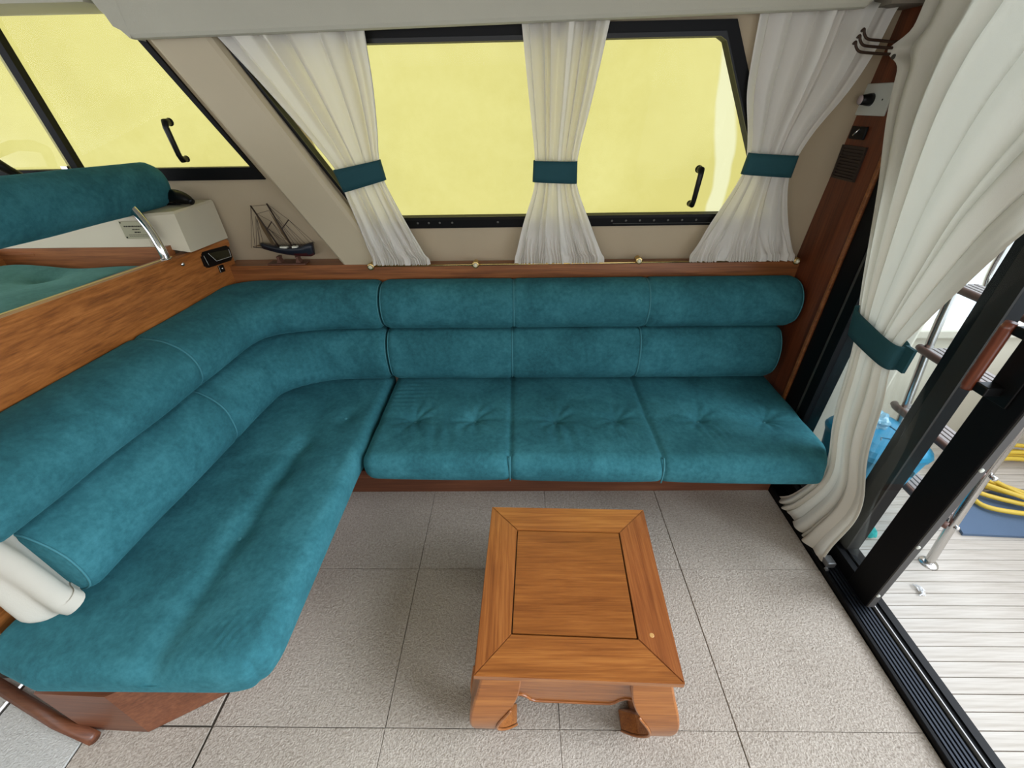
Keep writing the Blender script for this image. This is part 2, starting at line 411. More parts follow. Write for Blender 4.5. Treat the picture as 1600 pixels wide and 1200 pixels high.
# ------------------------------------------------------------------ sliding door
bm = new()
box(bm, 1.60, 1.655, 1.045, 1.124, .0, 1.93); box(bm, 1.61, 1.655, .965, 1.035, .0, 1.93)
door = structure(link('door_1', bm, BLACK))
bm = new(); box(bm, 1.604, 1.65, 1.034, 1.046, .05, 1.93); lab(part('channel', bm, GREYM, door), 'grey metal channel in the black door frame')
bm = new(); box(bm, 1.606, 1.650, .585, .612, .02, 1.93, bev=.002); box(bm, 1.612, 1.650, .53, .585, .02, 1.93)
part('fixed_stile', bm, [BLACK], door)
bm = new(); box(bm, 1.604, 1.6115, .530, .584, .06, 1.93); lab(part('stile_face', bm, m_plain('grey_brown_black', (.030, .026, .022, 1), .7, Specular_IOR_Level=.2), door), 'grey-brown stile face')  # grey-brown strip next to the black part of the stile
bm = new(); box(bm, 1.606, 1.650, .43, .97, .0, .085); part('bottom_rail', bm, BLACK, door)
bm = new(); box(bm, 1.626, 1.631, .61, .967, .083, 1.93); part('pane', bm, GLASSD, door)
# threshold track
bm = new(); box(bm, 1.519, 1.665, -1.7, 1.10, -.05, .006); box(bm, 1.519, 1.533, -1.7, 1.10, .0, .022, bev=.003)
thr = structure(link('trim_6', bm, BLACK))
for k in range(5):
    bm = new(); x = 1.541+k*.0125; box(bm, x, x+.0065, -1.6, .60, .005, .017)
    lab(part('track_rib', bm, m_plain('blue_black_rib', (.025, .03, .04, 1), .35, .5), thr), 'ribbed aluminium sill strip')
bm = new(); box(bm, 1.613, 1.6165, -1.6, .60, .005, .020); lab(part('track_rail', bm, m_plain('track_metal', (.45, .44, .42, 1), .35, .6), thr), 'bright metal running rail')
bm = new(); box(bm, 1.640, 1.665, -1.6, .60, .005, .012); part('track_lip', bm, BLACK2, thr)
# moving leaf
leaf = thing('sliding_door_leaf', (1.588, .38, .022), 'black framed sliding glass door leaf standing half open on its track', 'door')
bm = new(); box(bm, 1.574, 1.602, .345, .438, .024, 1.92, bev=.003); part('stile', bm, BLACK, leaf)
bm = new(); box(bm, 1.577, 1.599, .3405, .3455, .03, 1.92); lab(part('gasket', bm, RUBBER, leaf), 'worn grey rubber gasket strip')
for z in (.10, .36, .68, 1.0, 1.3):
    bm = new(); lathe(bm, [(.0065, 0), (.006, .003), (.002, .004)], (1.582, .3404, z), (0, -1, 0), 12); lab(part('screw', bm, WHITEP, leaf), 'white screw head')
bm = new(); box(bm, 1.578, 1.600, .437, 1.0, .024, .080); part('bottom_rail', bm, BLACK, leaf)
bm = new(); box(bm, 1.588, 1.591, .437, .96, .079, 1.92); part('pane', bm, GLASSD, leaf)
bm = new(); box(bm, 1.578, 1.600, .955, 1.0, .084, 1.92); part('stile', bm, BLACK, leaf)
hd = new(); tube(hd, [(1.527, .443, .866), (1.527, .445, .88), (1.527, .445, 1.035), (1.527, .443, 1.05)], [.012, .0135, .0135, .012], 14)
hnd = part('handle', hd, m_wood('handle_wood', (.10, .025, .01, 1), (.17, .04, .015, 1), (.24, .07, .025, 1), 'Z', .3), leaf, True)
lab(hnd, 'dark red wooden grip')
bm = new(); box(bm, 1.527, 1.574, .400, .432, .870, .895, bev=.003); box(bm, 1.527, 1.574, .400, .432, 1.025, 1.048, bev=.003); box(bm, 1.568, 1.574, .375, .436, .85, 1.10, bev=.002)
part('handle_bracket', bm, BLACK2, leaf)
bm = new(); box(bm, 1.553, 1.585, .46, .50, .025, .050, bev=.004); lathe(bm, [(.006, 0), (.006, .01)], (1.545, .455, .035), (0, -1, 0), 10)
tag(link('door_stop', bm, m_plain('zinc', (.22, .22, .22, 1), .45, .7)), 'small grey metal door stop block on the black sill', 'door stop').location = (-.025, .03, 0)

# ------------------------------------------------------------------ outside: yellow cover
bm = new()
nx, nz = 60, 12
vsx = [[None]*(nz+1) for _ in range(nx+1)]
for i in range(nx+1):
    for j in range(nz+1):
        x = -2.6+4.18*i/nx; z = .80+1.2*j/nz
        vsx[i][j] = bm.verts.new(W(x, z, -.16-.02*noise.noise(Vector((x*2.2, z*3, 1)))))
for i in range(nx):
    for j in range(nz): bm.faces.new((vsx[i][j], vsx[i+1][j], vsx[i+1][j+1], vsx[i][j+1]))
cov = tag(link('window_cover', bm, COVER, smooth=True), 'pale yellow translucent cover stretched outside the side windows', 'cover')
# window handles
def win_handle(pts, off, label, par):
    bm = new()
    pa, pb = W(*pts[0], off), W(*pts[1], off); out = Vector((0, -.035, 0))
    tube(bm, [pa, pa+out*.8, pa+out+(pb-pa)*.12, pb+out+(pa-pb)*.12, pb+out*.8, pb], [.012, .013, .0105, .0095, .0115, .011], 12)
    lathe(bm, [(.014, 0), (.014, .004)], pa, (0, -1, 0), 14); lathe(bm, [(.012, 0), (.012, .004)], pb, (0, -1, 0), 14)
    return lab(part('handle', bm, BLACK2, par, True), label)
win_handle([(1.088, 1.262), (1.085, 1.135)], -.010, 'black plastic pull handle on the main side window, right of the middle curtain', win1)
win_handle([(-.925, 1.445), (-.925, 1.32)], -.060, 'black plastic pull handle on the left window, above the helm bench bolster', win2)
# black curved lever at the far left window
bm = new()
tube(bm, [W(-1.78, 1.325, .02), W(-1.70, 1.345, .04), W(-1.63, 1.34, .05), W(-1.585, 1.325, .045), W(-1.575, 1.30, .03), W(-1.56, 1.26, 0), W(-1.55, 1.235, -.03)], [.020, .021, .022, .020, .017, .015, .013], 12)
o = thing('window_lever', tuple(W(-1.55, 1.235, -.03)), 'thick black curved lever on the sill of the far left window', 'lever')
part('grip', bm, BLACK2, o, True)
bm = new(); lathe(bm, [(.008, 0), (.008, .012)], W(-1.555, 1.262, .012), (0, -1, 0), 10); part('pin', bm, CHROME, o, True)

# ------------------------------------------------------------------ aft deck
bm = new(); box(bm, 1.665, 3.4, -1.9, 1.36, -.09, -.056)
deck = structure(link('floor', bm, CAULK))
pw = .0462
y = .438; k = 0
ys = []
while y < 1.34: ys.append(y); y += pw
y = .438-pw
while y > -.55: ys.append(y); y -= pw
plank_me = {}
for i, y in enumerate(sorted(ys)):
    v = i % 4
    bm = new(); box(bm, 1.667, 3.38, .0012, pw-.0012, -.058, -.05, bev=.0012)
    o = link('plank', bm, DECK, deck, loc=(0, y, random.uniform(-.0006, .0006)))
# bulwark, transom
bm = new(); box(bm, 1.665, 3.4, 1.34, 1.42, -.09, .55); box(bm, 1.665, 3.4, 1.30, 1.44, .55, .60, bev=.01)
structure(link('trim_7', bm, GEL2))
bm = new(); box(bm, 3.02, 3.10, -1.9, 1.34, -.09, .52); box(bm, 2.98, 3.14, -1.9, 1.34, .52, .56, bev=.01)
structure(link('trim_8', bm, GEL))
# moulded flybridge side moulding behind the curtain, standing on the deck
bm = new(); box(bm, 1.668, 2.12, 1.20, 1.338, -.055, 1.75, bev=.02)
structure(link('trim_9', bm, GEL2))

# ladder
lad = thing('ladder', (2.0, .80, -.05), 'stainless steel boarding ladder with dark slatted teak treads on the deck', 'ladder')
def rail(pts, nm='rail'):
    bm = new(); tube(bm, smoothpath(pts, 24), .015, 12); return part(nm, bm, STEEL, lad, True)
rail([(1.998, .562, -.05), (2.0, .585, .15), (2.0, .612, .5), (2.0, .63, 1.0), (2.0, .64, 1.9)])
rail([(1.998, .935, -.05), (2.0, .955, .25), (2.0, 1.00, .5), (2.0, 1.05, .80), (2.0, 1.09, 1.3), (2.0, 1.12, 1.9)])
rail([(2.19, 1.10, .82), (2.2, 1.15, .90), (2.2, 1.16, 1.1), (2.2, 1.17, 1.6)], 'handrail')
bm = new(); lathe(bm, [(.032, 0), (.030, .004), (.016, .008)], (1.998, .562, -.05), (0, 0, 1), 20); part('foot_flange', bm, STEEL, lad, True)
bm = new(); lathe(bm, [(.032, 0), (.030, .004), (.016, .008)], (1.998, .935, -.05), (0, 0, 1), 20)
part('foot_flange', bm, STEEL, lad, True)
for k, z in enumerate((.155, .40, .655, .905)):
    ya, yb = .58+.05*z, .945+.12*z
    bm = new()
    tube(bm, [(1.975, ya-.01, z), (1.968, ya, z), (1.968, yb, z), (1.978, yb+.018, z)], .014, 10)
    tr = part('tread', bm, LWOOD, lad, True)
    for q in range(4):
        bm = new(); x = 1.985+q*.022; box(bm, x, x+.017, ya+.035, yb, z-.006, z+.006, bev=.002)
        part('slat', bm, m_plain('slat_teak_%d%d' % (k, q), (.32, .27, .25, 1), .5) if (k == 0 and q == 0) else bpy.data.materials['slat_teak_00'], tr)
    bm = new(); lathe(bm, [(.009, 0), (.009, .012), (.004, .016)], (2.0, ya-.012, z), (0, -1, 0), 12); part('bolt', bm, CHROME, tr, True)

# trash bin
def rrect(cx, cy, hx, hy, r, z, ang, n=5):
    pts = []
    for sx, sy, a0 in ((1, 1, 0), (-1, 1, 90), (-1, -1, 180), (1, -1, 270)):
        for i in range(n+1):
            a = math.radians(a0+90*i/n); pts.append(((hx-r)*sx+r*math.cos(a), (hy-r)*sy+r*math.sin(a)))
    c, s = math.cos(ang), math.sin(ang)
    return [Vector((cx+x*c-y*s, cy+x*s+y*c, z)) for x, y in pts]
BX, BY, BA = 1.812, .845, math.radians(4)
tb = thing('trash_bin', (BX, BY, -.05), 'bright blue plastic waste bin with ribbed lid on the aft deck', 'bin')
bm = new(); loft(bm, [rrect(BX, BY, a, a, .03, z, BA) for a, z in ((.085, -.049), (.09, -.03), (.128, .33), (.130, .34))]); part('body', bm, BINM, tb)
bm = new(); loft(bm, [rrect(BX, BY, a, a, r, z, BA) for a, r, z in ((.136, .05, .330), (.143, .06, .350), (.138, .06, .365), (.125, .06, .380), (.09, .05, .390), (.04, .03, .393))]); lid = part('lid', bm, BINM, tb)
for a in range(6):
    t0 = a*PI/3+.2; bm = new()
    P = [(BX+math.cos(t0+d)*r_*.84, BY+math.sin(t0+d)*r_*.84, .382+(.011 if r_ < .1 else .002)) for d, r_ in ((-.32, .125), (-.30, .065), (.30, .065), (.32, .125))]
    tube(bm, P, .0025, 6); part('lid_rib', bm, m_plain('deep_blue_line', (.01, .10, .18, 1), .4) if a == 0 else bpy.data.materials['deep_blue_line'], lid)
for s in (-1, 1):
    bm = new(); xx = BX+.165*(1 if s > 0 else -1)*0+s*.0; 
    c = Vector((BX, BY, 0))+Matrix.Rotation(BA, 3, 'Z') @ Vector((0, s*-.128, .29))
    box(bm, c.x-.06, c.x+.06, c.y-.015, c.y+.012, c.z-.012, c.z+.012, bev=.003)
    h = part('lug', bm, m_plain('dark_teal_plastic', (.01, .06, .08, 1), .4) if s < 0 else bpy.data.materials['dark_teal_plastic'], tb)
    bm = new(); tube(bm, smoothpath([(c.x-.04, c.y-.01, c.z), (c.x-.045, c.y-.03, c.z-.02), (c.x-.02, c.y-.035, c.z-.05), (c.x-.03, c.y-.04, c.z-.08), (c.x-.045, c.y-.04, c.z-.07)], 20), .003, 6); part('bail_hook', bm, INK, h, True)
# crumpled plastic bag lying on the lid
bm = new(); bmesh.ops.create_icosphere(bm, subdivisions=4, radius=1)
for v in bm.verts:
    d = v.co.copy(); k = 1+.35*noise.noise(d*2.2)+.12*noise.noise(d*6)
    v.co = Vector((BX-.03+d.x*.085*k, BY+.065+d.y*.065*k, .405+max(-.011, d.z*.040*k)))
tag(link('plastic_bag', bm, BINB, smooth=False), 'crumpled pale blue plastic bag lying on the bin lid', 'bag')
# sponge
bm = new(); bmesh.ops.create_icosphere(bm, subdivisions=3, radius=1)
for v in bm.verts:
    d = v.co.copy(); k = 1+.25*noise.noise(d*5)
    v.co = Vector((1.845+d.x*.035*k, .705+d.y*.04*k, -.03+d.z*.021*k))
tag(link('scouring_sponge', bm, m_plain('turquoise_scrim', (.03, .42, .38, 1), .9, bump=.8, bscale=300)), 'turquoise scouring pad lying at the foot of the bin', 'sponge')
# mat
bm = new(); prism(bm, [(2.235, .69), (2.9, .655), (2.95, .935), (2.56, .925), (2.30, .865)], lambda x, y: Vector((x, y, -.049)), lambda x, y: Vector((x, y, -.037)))
tag(link('deck_mat', bm, MATB), 'blue grey rubber mat lying under the yellow hose on the deck', 'mat')
bm = new(); box(bm, 2.218, 2.236, .735, .865, -.0495, -.030, bev=.003)
tag(link('batten', bm, BLACK2), 'short black batten at the left edge of the blue mat', 'batten')
# hose coils
bm = new()
pts = []
for i in range(241):
    t = i/240; a = t*2*PI*5.0
    rx = .30+.05*math.sin(t*11); ry = .17+.035*math.cos(t*7)
    pts.append((2.78+rx*math.cos(a)+.03*math.sin(3*a+t*4), .985+ry*math.sin(a)+.02*math.cos(2*a), -.018+.022*t*2+.006*math.sin(a*1.7)))
tube(bm, pts, .0105, 8)
tube(bm, smoothpath([(2.95, .76, -.014), (2.70, .765, -.014), (2.52, .78, -.014), (2.42, .83, -.020), (2.46, .93, -.03), (2.58, .95, -.03), (2.75, .86, -.02), (2.95, .84, -.015)], 40), .0105, 8)
tag(link('water_hose', bm, ROPE, smooth=True), 'yellow water hose coiled loosely on the aft deck', 'hose')
# mop pole
bm = new(); tube(bm, [(2.16, .76, -.045), (2.13, .715, .35), (2.11, .70, .62)], .007, 8)
po = thing('mop', (2.16, .76, -.05), 'thin blue pole standing behind the near ladder rail', 'mop')
part('pole', bm, m_plain('blue_pole', (.03, .30, .48, 1), .4), po, True)
bm = new(); lathe(bm, [(.03, 0), (.032, .02), (.012, .035)], (2.16, .76, -.05), (0, 0, 1), 14); part('foot', bm, BINM, po, True)
# scrap
bm = new()
for k in range(7):
    a = random.uniform(0, PI); x, y = 1.868+random.uniform(-.02, .02), .44+random.uniform(-.018, .018); dx, dy = .014*math.cos(a), .014*math.sin(a)
    tube(bm, [(x-dx, y-dy, -.045), (x, y, -.040), (x+dx, y+dy, -.045)], .0022, 5)
tag(link('string_scrap', bm, m_plain('white_string', (.85, .85, .85, 1), .8)), 'small white scrap of string lying on the deck planks', 'string')

# ------------------------------------------------------------------ helm cabinet (left)
cab = thing('helm_cabinet', (-.95, .6, 0), 'varnished reddish wood cabinet partition behind the left arm of the sofa', 'cabinet')
bm = new()
def ctop(y): return 1.012+.036*(1.41-y)
y0, y1 = .09, 1.403
A = [Vector((PX(y0), y0, -.005)), Vector((PX(y1), y1, -.005)), Vector((PX(y1), y1, ctop(y1)-.022)), Vector((PX(y0), y0, ctop(y0)-.022))]
B = [v+Vector((-.035, 0, 0)) for v in A]
loft(bm, [A, B]); part('panel', bm, WOODY, cab)
bm = new()
A = [Vector((PX(y0)+.006, y0, ctop(y0)-.026)), Vector((PX(y1)+.006, y1, ctop(y1)-.026)), Vector((PX(y1)+.006, y1, ctop(y1)-.004)), Vector((PX(y0)+.006, y0, ctop(y0)-.004))]
rings = []
for y in (y0, y1):
    x = PX(y); z = ctop(y)
    rings.append([Vector((x+.006, y, z-.028)), Vector((x+.007, y, z-.006)), Vector((x+.002, y, z)), Vector((x-.038, y, z)), Vector((x-.042, y, z-.004)), Vector((x-.042, y, z-.028))])
loft(bm, rings); lab(part('capping', bm, WOODY, cab), 'wood capping rail with pale worn edge')
bm = new(); tube(bm, [(PX(y0)-.040, y0, ctop(y0)-.001), (PX(y1)-.040, 1.12, ctop(1.12)-.001)], .0035, 6); lab(part('edge_strip', bm, m_plain('yellowed_edge', (.72, .58, .22, 1), .5), cab), 'pale yellow edge strip')
bm = new(); box(bm, -2.2, -.93, 1.13, 1.16, .30, 1.056); box(bm, -2.2, -1.45, 1.128, 1.13, 1.030, 1.036)
lab(part('side_panel', bm, WOODX, cab), 'brown wood lining beside the helm seat')
bm = new(); box(bm, -1.62, -1.585, .35, 1.13, .6, 1.05); lab(part('side_panel', bm, WOODY, cab), 'brown wood lining beside the helm seat')
bm = new(); tube(bm, smoothpath([(-1.583, .8, 1.0), (-1.583, .95, 1.005), (-1.583, 1.06, 1.0), (-1.583, 1.09, .97), (-1.583, 1.10, .9)], 16), .002, 5); part('groove', bm, INK, cab)
# sofa-side foot bar
bm = new(); tube(bm, [(-.812, -.036, .016), (-.95, .000, .018), (-1.26, .105, .018)], .017, 10)
tag(link('foot_bar', bm, WOODP, smooth=True), 'low rounded wooden bar on the carpet at the lower left sofa foot', 'moulding')
# gauge
def PL(y, z, off=0): return Vector((PX(y)+off, y, z))
g = thing('depth_gauge', tuple(PL(1.32, .975)), 'black instrument display panel let into the wood beside the console', 'gauge')
def gp(pts, o0, o1, nm, mat, par):
    bm = new(); prism(bm, pts, lambda y, z: PL(y, z, o0), lambda y, z: PL(y, z, o1)); return part(nm, bm, mat, par)
gp([(1.228, .950), (1.238, .940), (1.372, .928), (1.388, .938), (1.390, .978), (1.376, .992), (1.240, 1.004), (1.230, .996)], .0, .010, 'bezel', BLACK2, g)
gp([(1.288, .952), (1.375, .944), (1.378, .974), (1.262, .992)], .0095, .0115, 'display', m_plain('dark_lcd', (.02, .02, .008, 1), .15), g)
bm = new(); tube(bm, [PL(1.262, .992, .0115), PL(1.288, .952, .0125), PL(1.377, .944, .0125), PL(1.380, .975, .0115)], .0011, 5); lab(part('outline', bm, m_plain('grey_print', (.45, .45, .42, 1), .5), g), 'thin white printed outline')
bm = new(); tube(bm, [PL(1.236, .990, .0105), PL(1.242, .950, .0105)], .0009, 5); part('outline', bm, bpy.data.materials['grey_print'], g)
s_ = thing('wall_socket', tuple(PL(1.31, .915)), 'tiny dark socket with chrome centre on the wood below the gauge', 'socket')
gp([(1.297, .899), (1.325, .897), (1.325, .926), (1.297, .928)], 0, .005, 'plate', BLACK2, s_)
bm = new(); lathe(bm, [(.005, 0), (.005, .003), (.002, .005)], PL(1.311, .913, .005), (1, 0, 0), 12); part('contact', bm, CHROME, s_, True)
bm = new(); tube(bm, [PL(1.296, .928, .005), PL(1.296, .899, .005)], .001, 5); part('edge', bm, CHROME, s_)
bm = new(); lathe(bm, [(.009, 0), (.009, .003), (.006, .007), (.002, .009)], PL(1.132, 1.002-.012, .0), (1, 0, 0), 16)
tag(link('cabinet_lock', bm, CHROME, smooth=True), 'small round chrome lock on the wood panel left of the gauge', 'lock')

# console box on top of cabinet
con = thing('console', (-1.4, 1.25, 1.057), 'cream moulded console box on top of the wood cabinet', 'console')
bm = new()
P = [(-2.2, 1.13), (-.985, 1.13), (-.878, 1.172), (-.876, 1.415), (-2.2, 1.415)]
rings = []
for dz, ins in ((0, 0), (.098, .006), (.106, .012)):
    r_ = []
    for (x, y) in P:
        zb = 1.057-(.045*(y-1.13)/.28 if x > -.9 else 0)
        if dz == 0: zb = 1.057 if x < -.9 else ctop(y)+.002
        top = 1.170
        z = zb if dz == 0 else top-.008+(.008 if dz > .1 else 0)
        r_.append(Vector((x-(ins if x > -1.2 else 0), y+(ins if y < 1.2 else 0), z)))
    rings.append(r_)
loft(bm, rings); part('housing', bm, CREAM, con)
bm = new(); box(bm, -1.062, -.952, 1.127, 1.1305, 1.088, 1.150); pl_ = part('builders_plate', bm, ALU, con); lab(pl_, 'small grey engraved metal plate, its lettering too small to read')
for (zz, xa, xb, r_) in ((1.132, -1.050, -.965, .0022), (1.121, -1.024, -.996, .0014), (1.111, -1.020, -.998, .0022), (1.102, -1.045, -.965, .0006), (1.097, -1.045, -.965, .0006)):
    bm = new(); x = xa
    while x < xb:
        wd = random.uniform(.003, .010); box(bm, x, min(x+wd, xb), 1.1262, 1.1272, zz-r_, zz+r_); x += wd+.0022
    part('engraved_line', bm, INK, pl_)
for x in (-1.057, -.957):
    for z in (1.093, 1.145):
        bm = new(); lathe(bm, [(.003, 0), (.002, .002)], (x, 1.127, z), (0, -1, 0), 8); part('rivet', bm, INK, pl_)
# throttle control on console
th = thing('control_lever', (-.99, 1.32, 1.171), 'black knobbed control lever with chrome shafts on the cream console', 'lever')
bm = new(); tube(bm, smoothpath([(-.995, 1.315, 1.195), (-.965, 1.31, 1.203), (-.925, 1.30, 1.198), (-.895, 1.295, 1.190), (-.880, 1.29, 1.183)], 14), [.012+.013*math.sin(PI*min(1, i/14*1.0+.12)) for i in range(15)], 14); part('knob', bm, BLACK2, th, True)
for dz in (.0, .016):
    bm = new(); tube(bm, [(-1.08, 1.33, 1.178+dz), (-.975, 1.315, 1.190+dz)], .005, 8); part('shaft', bm, CHROME, th, True)
bm = new(); box(bm, -1.10, -.94, 1.30, 1.345, 1.1705, 1.178, bev=.002); part('base', bm, BLACK2, th)

# helm seat cushion
def rbox(bm, x0, x1, y0, y1, z0, z1, r, nx, ny, nz, warp=None):
    """subdivided box with rounded edges; warp(Vector)->Vector applied afterwards"""
    pts = {}
    def V(i, j, k):
        key = (i, j, k)
        if key in pts: return pts[key]
        f = lambda t, n: t/n
        p = Vector((x0+(x1-x0)*i/nx, y0+(y1-y0)*j/ny, z0+(z1-z0)*k/nz))
        c = Vector((min(max(p.x, x0+r), x1-r), min(max(p.y, y0+r), y1-r), min(max(p.z, z0+min(r, (z1-z0)*.49)), z1-min(r, (z1-z0)*.49))))
        d = p-c
        rz = min(r, (z1-z0)*.49)
        d2 = Vector((d.x/r, d.y/r, d.z/rz))
        if d2.length > 1e-6:
            m = max(abs(d2.x), abs(d2.y), abs(d2.z)); d2 = d2.normalized()*m
        p = c+Vector((d2.x*r, d2.y*r, d2.z*rz))
        if warp: p = warp(p)
        pts[key] = bm.verts.new(p); return pts[key]
    for i in range(nx):
        for j in range(ny):
            bm.faces.new((V(i, j, 0), V(i, j+1, 0), V(i+1, j+1, 0), V(i+1, j, 0)))
            bm.faces.new((V(i, j, nz), V(i+1, j, nz), V(i+1, j+1, nz), V(i, j+1, nz)))
    for i in range(nx):
        for k in range(nz):
            bm.faces.new((V(i, 0, k), V(i+1, 0, k), V(i+1, 0, k+1), V(i, 0, k+1)))
            bm.faces.new((V(i, ny, k), V(i, ny, k+1), V(i+1, ny, k+1), V(i+1, ny, k)))
    for j in range(ny):
        for k in range(nz):
            bm.faces.new((V(0, j, k), V(0, j, k+1), V(0, j+1, k+1), V(0, j+1, k)))
            bm.faces.new((V(nx, j, k), V(nx, j+1, k), V(nx, j+1, k+1), V(nx, j, k+1)))
def tuft_depth(x, y, tufts, a, s):
    d = 0
    for (tx, ty) in tufts:
        rr = math.hypot(x-tx, y-ty)
        d = max(d, a*math.exp(-(rr/s)**1.1))
    return d
hs = thing('helm_bench', (-1.25, .75, .90), 'green tufted helm bench cushion seen behind the wood partition', 'bench')
def hw(p):
    q = p.copy()
    if p.z > .95:
        q.z -= tuft_depth(p.x, p.y, [(-1.30, .98)], .045, .07); q.z += .012*noise.noise(Vector((p.x*5, p.y*5, 0)))
        q.z += .022*(1-((p.y-.75)/.42)**2)
    return q
bm = new(); rbox(bm, -1.58, -.965, .33, 1.122, .88, .995, .05, 36, 48, 6, hw); part('cushion', bm, GREEN, hs, True)
bm = new(); box(bm, -1.58, -.97, .33, 1.12, .60, .88); part('seat_base', bm, WOODY, hs)
# helm backrest roll on chrome tube
hb = thing('helm_bolster', (-1.02, 1.13, 1.04), 'thick teal padded roll backrest on a chrome tube above the helm bench', 'bolster')
bm = new()
ax0, ax1 = Vector((-1.03, .10, 1.282)), Vector((-1.02, 1.345, 1.240)); L = (ax1-ax0).length; D = (ax1-ax0).normalized(); R_ = .090
rings = []
U_ = Vector((0, 0, 1)); U_ = (U_-D*U_.dot(D)).normalized(); S_ = D.cross(U_)
for i in range(49):
    t = i/48*L; e = min(t, L-t); k = 1 if e > .055 else math.sqrt(max(0, 1-(1-e/.055)**2))*.75+.25
    k = max(k, .25)
    c = ax0+D*t; rr = R_*k*(1-.10*t/L)
    rings.append([c+(U_*math.cos(2*PI*q/28)*1.0+S_*math.sin(2*PI*q/28)*.82)*rr*(1+.02*noise.noise(Vector((t*6, q*.6, 0)))) for q in range(28)])
loft(bm, rings); part('padding', bm, TEAL, hb, True)
bm = new(); tube(bm, smoothpath([(-.915, 1.085, 1.020), (-.918, 1.088, 1.06), (-.935, 1.10, 1.12), (-.97, 1.115, 1.18), (-1.01, 1.12, 1.24)], 20), .0145, 14); part('chrome_tube', bm, CHROME, hb, True)
bm = new(); lathe(bm, [(.019, 0), (.018, .003), (.012, .005)], (-.915, 1.085, ctop(1.085)), (0, 0, 1), 16); part('collar', bm, STEEL, hb, True)

# ------------------------------------------------------------------ sofa base
sb = thing('sofa_base', (0, .9, 0), 'low brown wood plinth carrying the L-shaped sofa cushions', 'sofa base')
def outline_prism(pts, z0, z1):
    bm = new(); prism(bm, pts, lambda x, y: Vector((x, y, z0)), lambda x, y: Vector((x, y, z1))); return bm
FR = lambda x: .886+.006*x
part('plinth', outline_prism([(-.87, -.010), (-.678, -.016), (-.47, .10), (-.42, .17), (-.40, .886), (1.517, .894), (1.517, 1.355), (-.87, 1.355)], .001, .235), WOODP, sb)
part('seat_board', outline_prism([(-.885, .02), (-.42, .03), (-.34, .12), (-.34, .76), (1.54, .745), (1.54, 1.355), (-.885, 1.355)], .236, .262), WOODZ, sb)
bm = new(); box(bm, .150, .235, .878, .8865, .14, .215, bev=.002); lab(part('vent', bm, BLACK2, sb), 'black vent in the plinth')
bm = new(); box(bm, .655, .715, .878, .8875, .10, .150, bev=.002); lab(part('catch', bm, BLACK2, sb), 'black catch in the plinth')

# ------------------------------------------------------------------ seat cushions
def crease(x, y, tufts):
    d = 0
    for i, (tx, ty) in enumerate(tufts):
        rr = math.hypot(x-tx, y-ty)
        d += .020*math.exp(-(rr/.028)**1.3)+.012*math.exp(-(rr/.09)**1.6)
        # radiating wrinkles toward the front
        a = math.atan2(y-ty, x-tx)
        d += .0022*math.exp(-((rr-.06)/.05)**2)*math.sin(a*9+i*2)
    return d
SEAMS = (.352, .925)
def back_warp(p):
    q = p.copy(); x, y, z = p
    t = (z-.262)/(.385-.262)
    f = max(0, 1-(y-.68)/.12)
    # slanted front face, rotated slightly
    q.y += (-.022*(x-.6))*f - .012*f*(1-t)
    cx = [(-.2185, .352), (.352, .925), (.925, 1.585)]
    for a, b in cx:
        if a-.001 <= x <= b+.001:
            u = (x-a)/(b-a); crown = max(0.0, 4*u*(1-u))**.35
            if z > .33: q.z += .012*crown-.010
            q.y -= .014*f*crown
    for s in SEAMS:
        e = math.exp(-((x-s)/.010)**2)
        if z > .3: q.z -= .006*e
        if f > .5: q.y += .006*e
    if x > 1.46:
        q.x -= .065*max(0, (x-1.46)/.125)*max(0, min(1, (.80-y)/.10))**1.3
    if z > .34:
        q.z -= crease(x, y, TB)
        row = math.exp(-((y-.95)/.035)**2); q.z -= .004*row
        q.z += .004*noise.noise(Vector((x*6, y*6, 3)))
        # stretch wrinkles running from the buttons to the front
        for (wx, n_) in ((.80, 6), (1.16, 4), (.05, 2), (.56, 2)):
            w_ = math.exp(-((x-wx-.02)/.075)**2)*math.exp(-((y-.84)/.075)**2)
            q.z += .0024*w_*math.sin((x+.12*(y-.84))*n_*52)
        w_ = math.exp(-((x+.12)/.09)**2)*math.exp(-((y-1.12)/.09)**2); q.z += .002*w_*math.sin(y*210)
    return q
TB = [(-.057, .955), (.199, .957), (.541, .945), (.796, .95), (1.14, .948), (1.415, .946)]
sc = thing('seat_cushion', (.68, .95, .262), 'long teal seat cushion with six buttons under the side window', 'seat cushion', 'sofa seat cushions')
bm = new(); rbox(bm, -.2185, 1.585, .69, 1.345, .263, .385, .050, 230, 100, 10, back_warp); part('upholstery', bm, TEAL, sc, True)
def seatz(x, y): return back_warp(Vector((x, y, .385))).z
for s in SEAMS:
    bm = new(); P = []
    for i in range(30):
        y = 1.25-.52*i/29; P.append((s, y, seatz(s, y)+.0012))
    yf = back_warp(Vector((s, .69, .30))).y
    P += [(s, yf+.022, .378), (s, yf+.006, .362), (s, yf-.001, .34), (s, yf-.003, .30), (s, yf-.001, .275)]
    tube(bm, P, .0032, 6); part('piping', bm, TEALP, sc, True)
for (tx, ty) in TB:
    bm = new(); lathe(bm, [(.009, 0), (.008, .003), (.003, .005)], (tx, ty, seatz(tx, ty)-.001), (0, 0, 1), 12); part('button', bm, TEALP, sc, True)

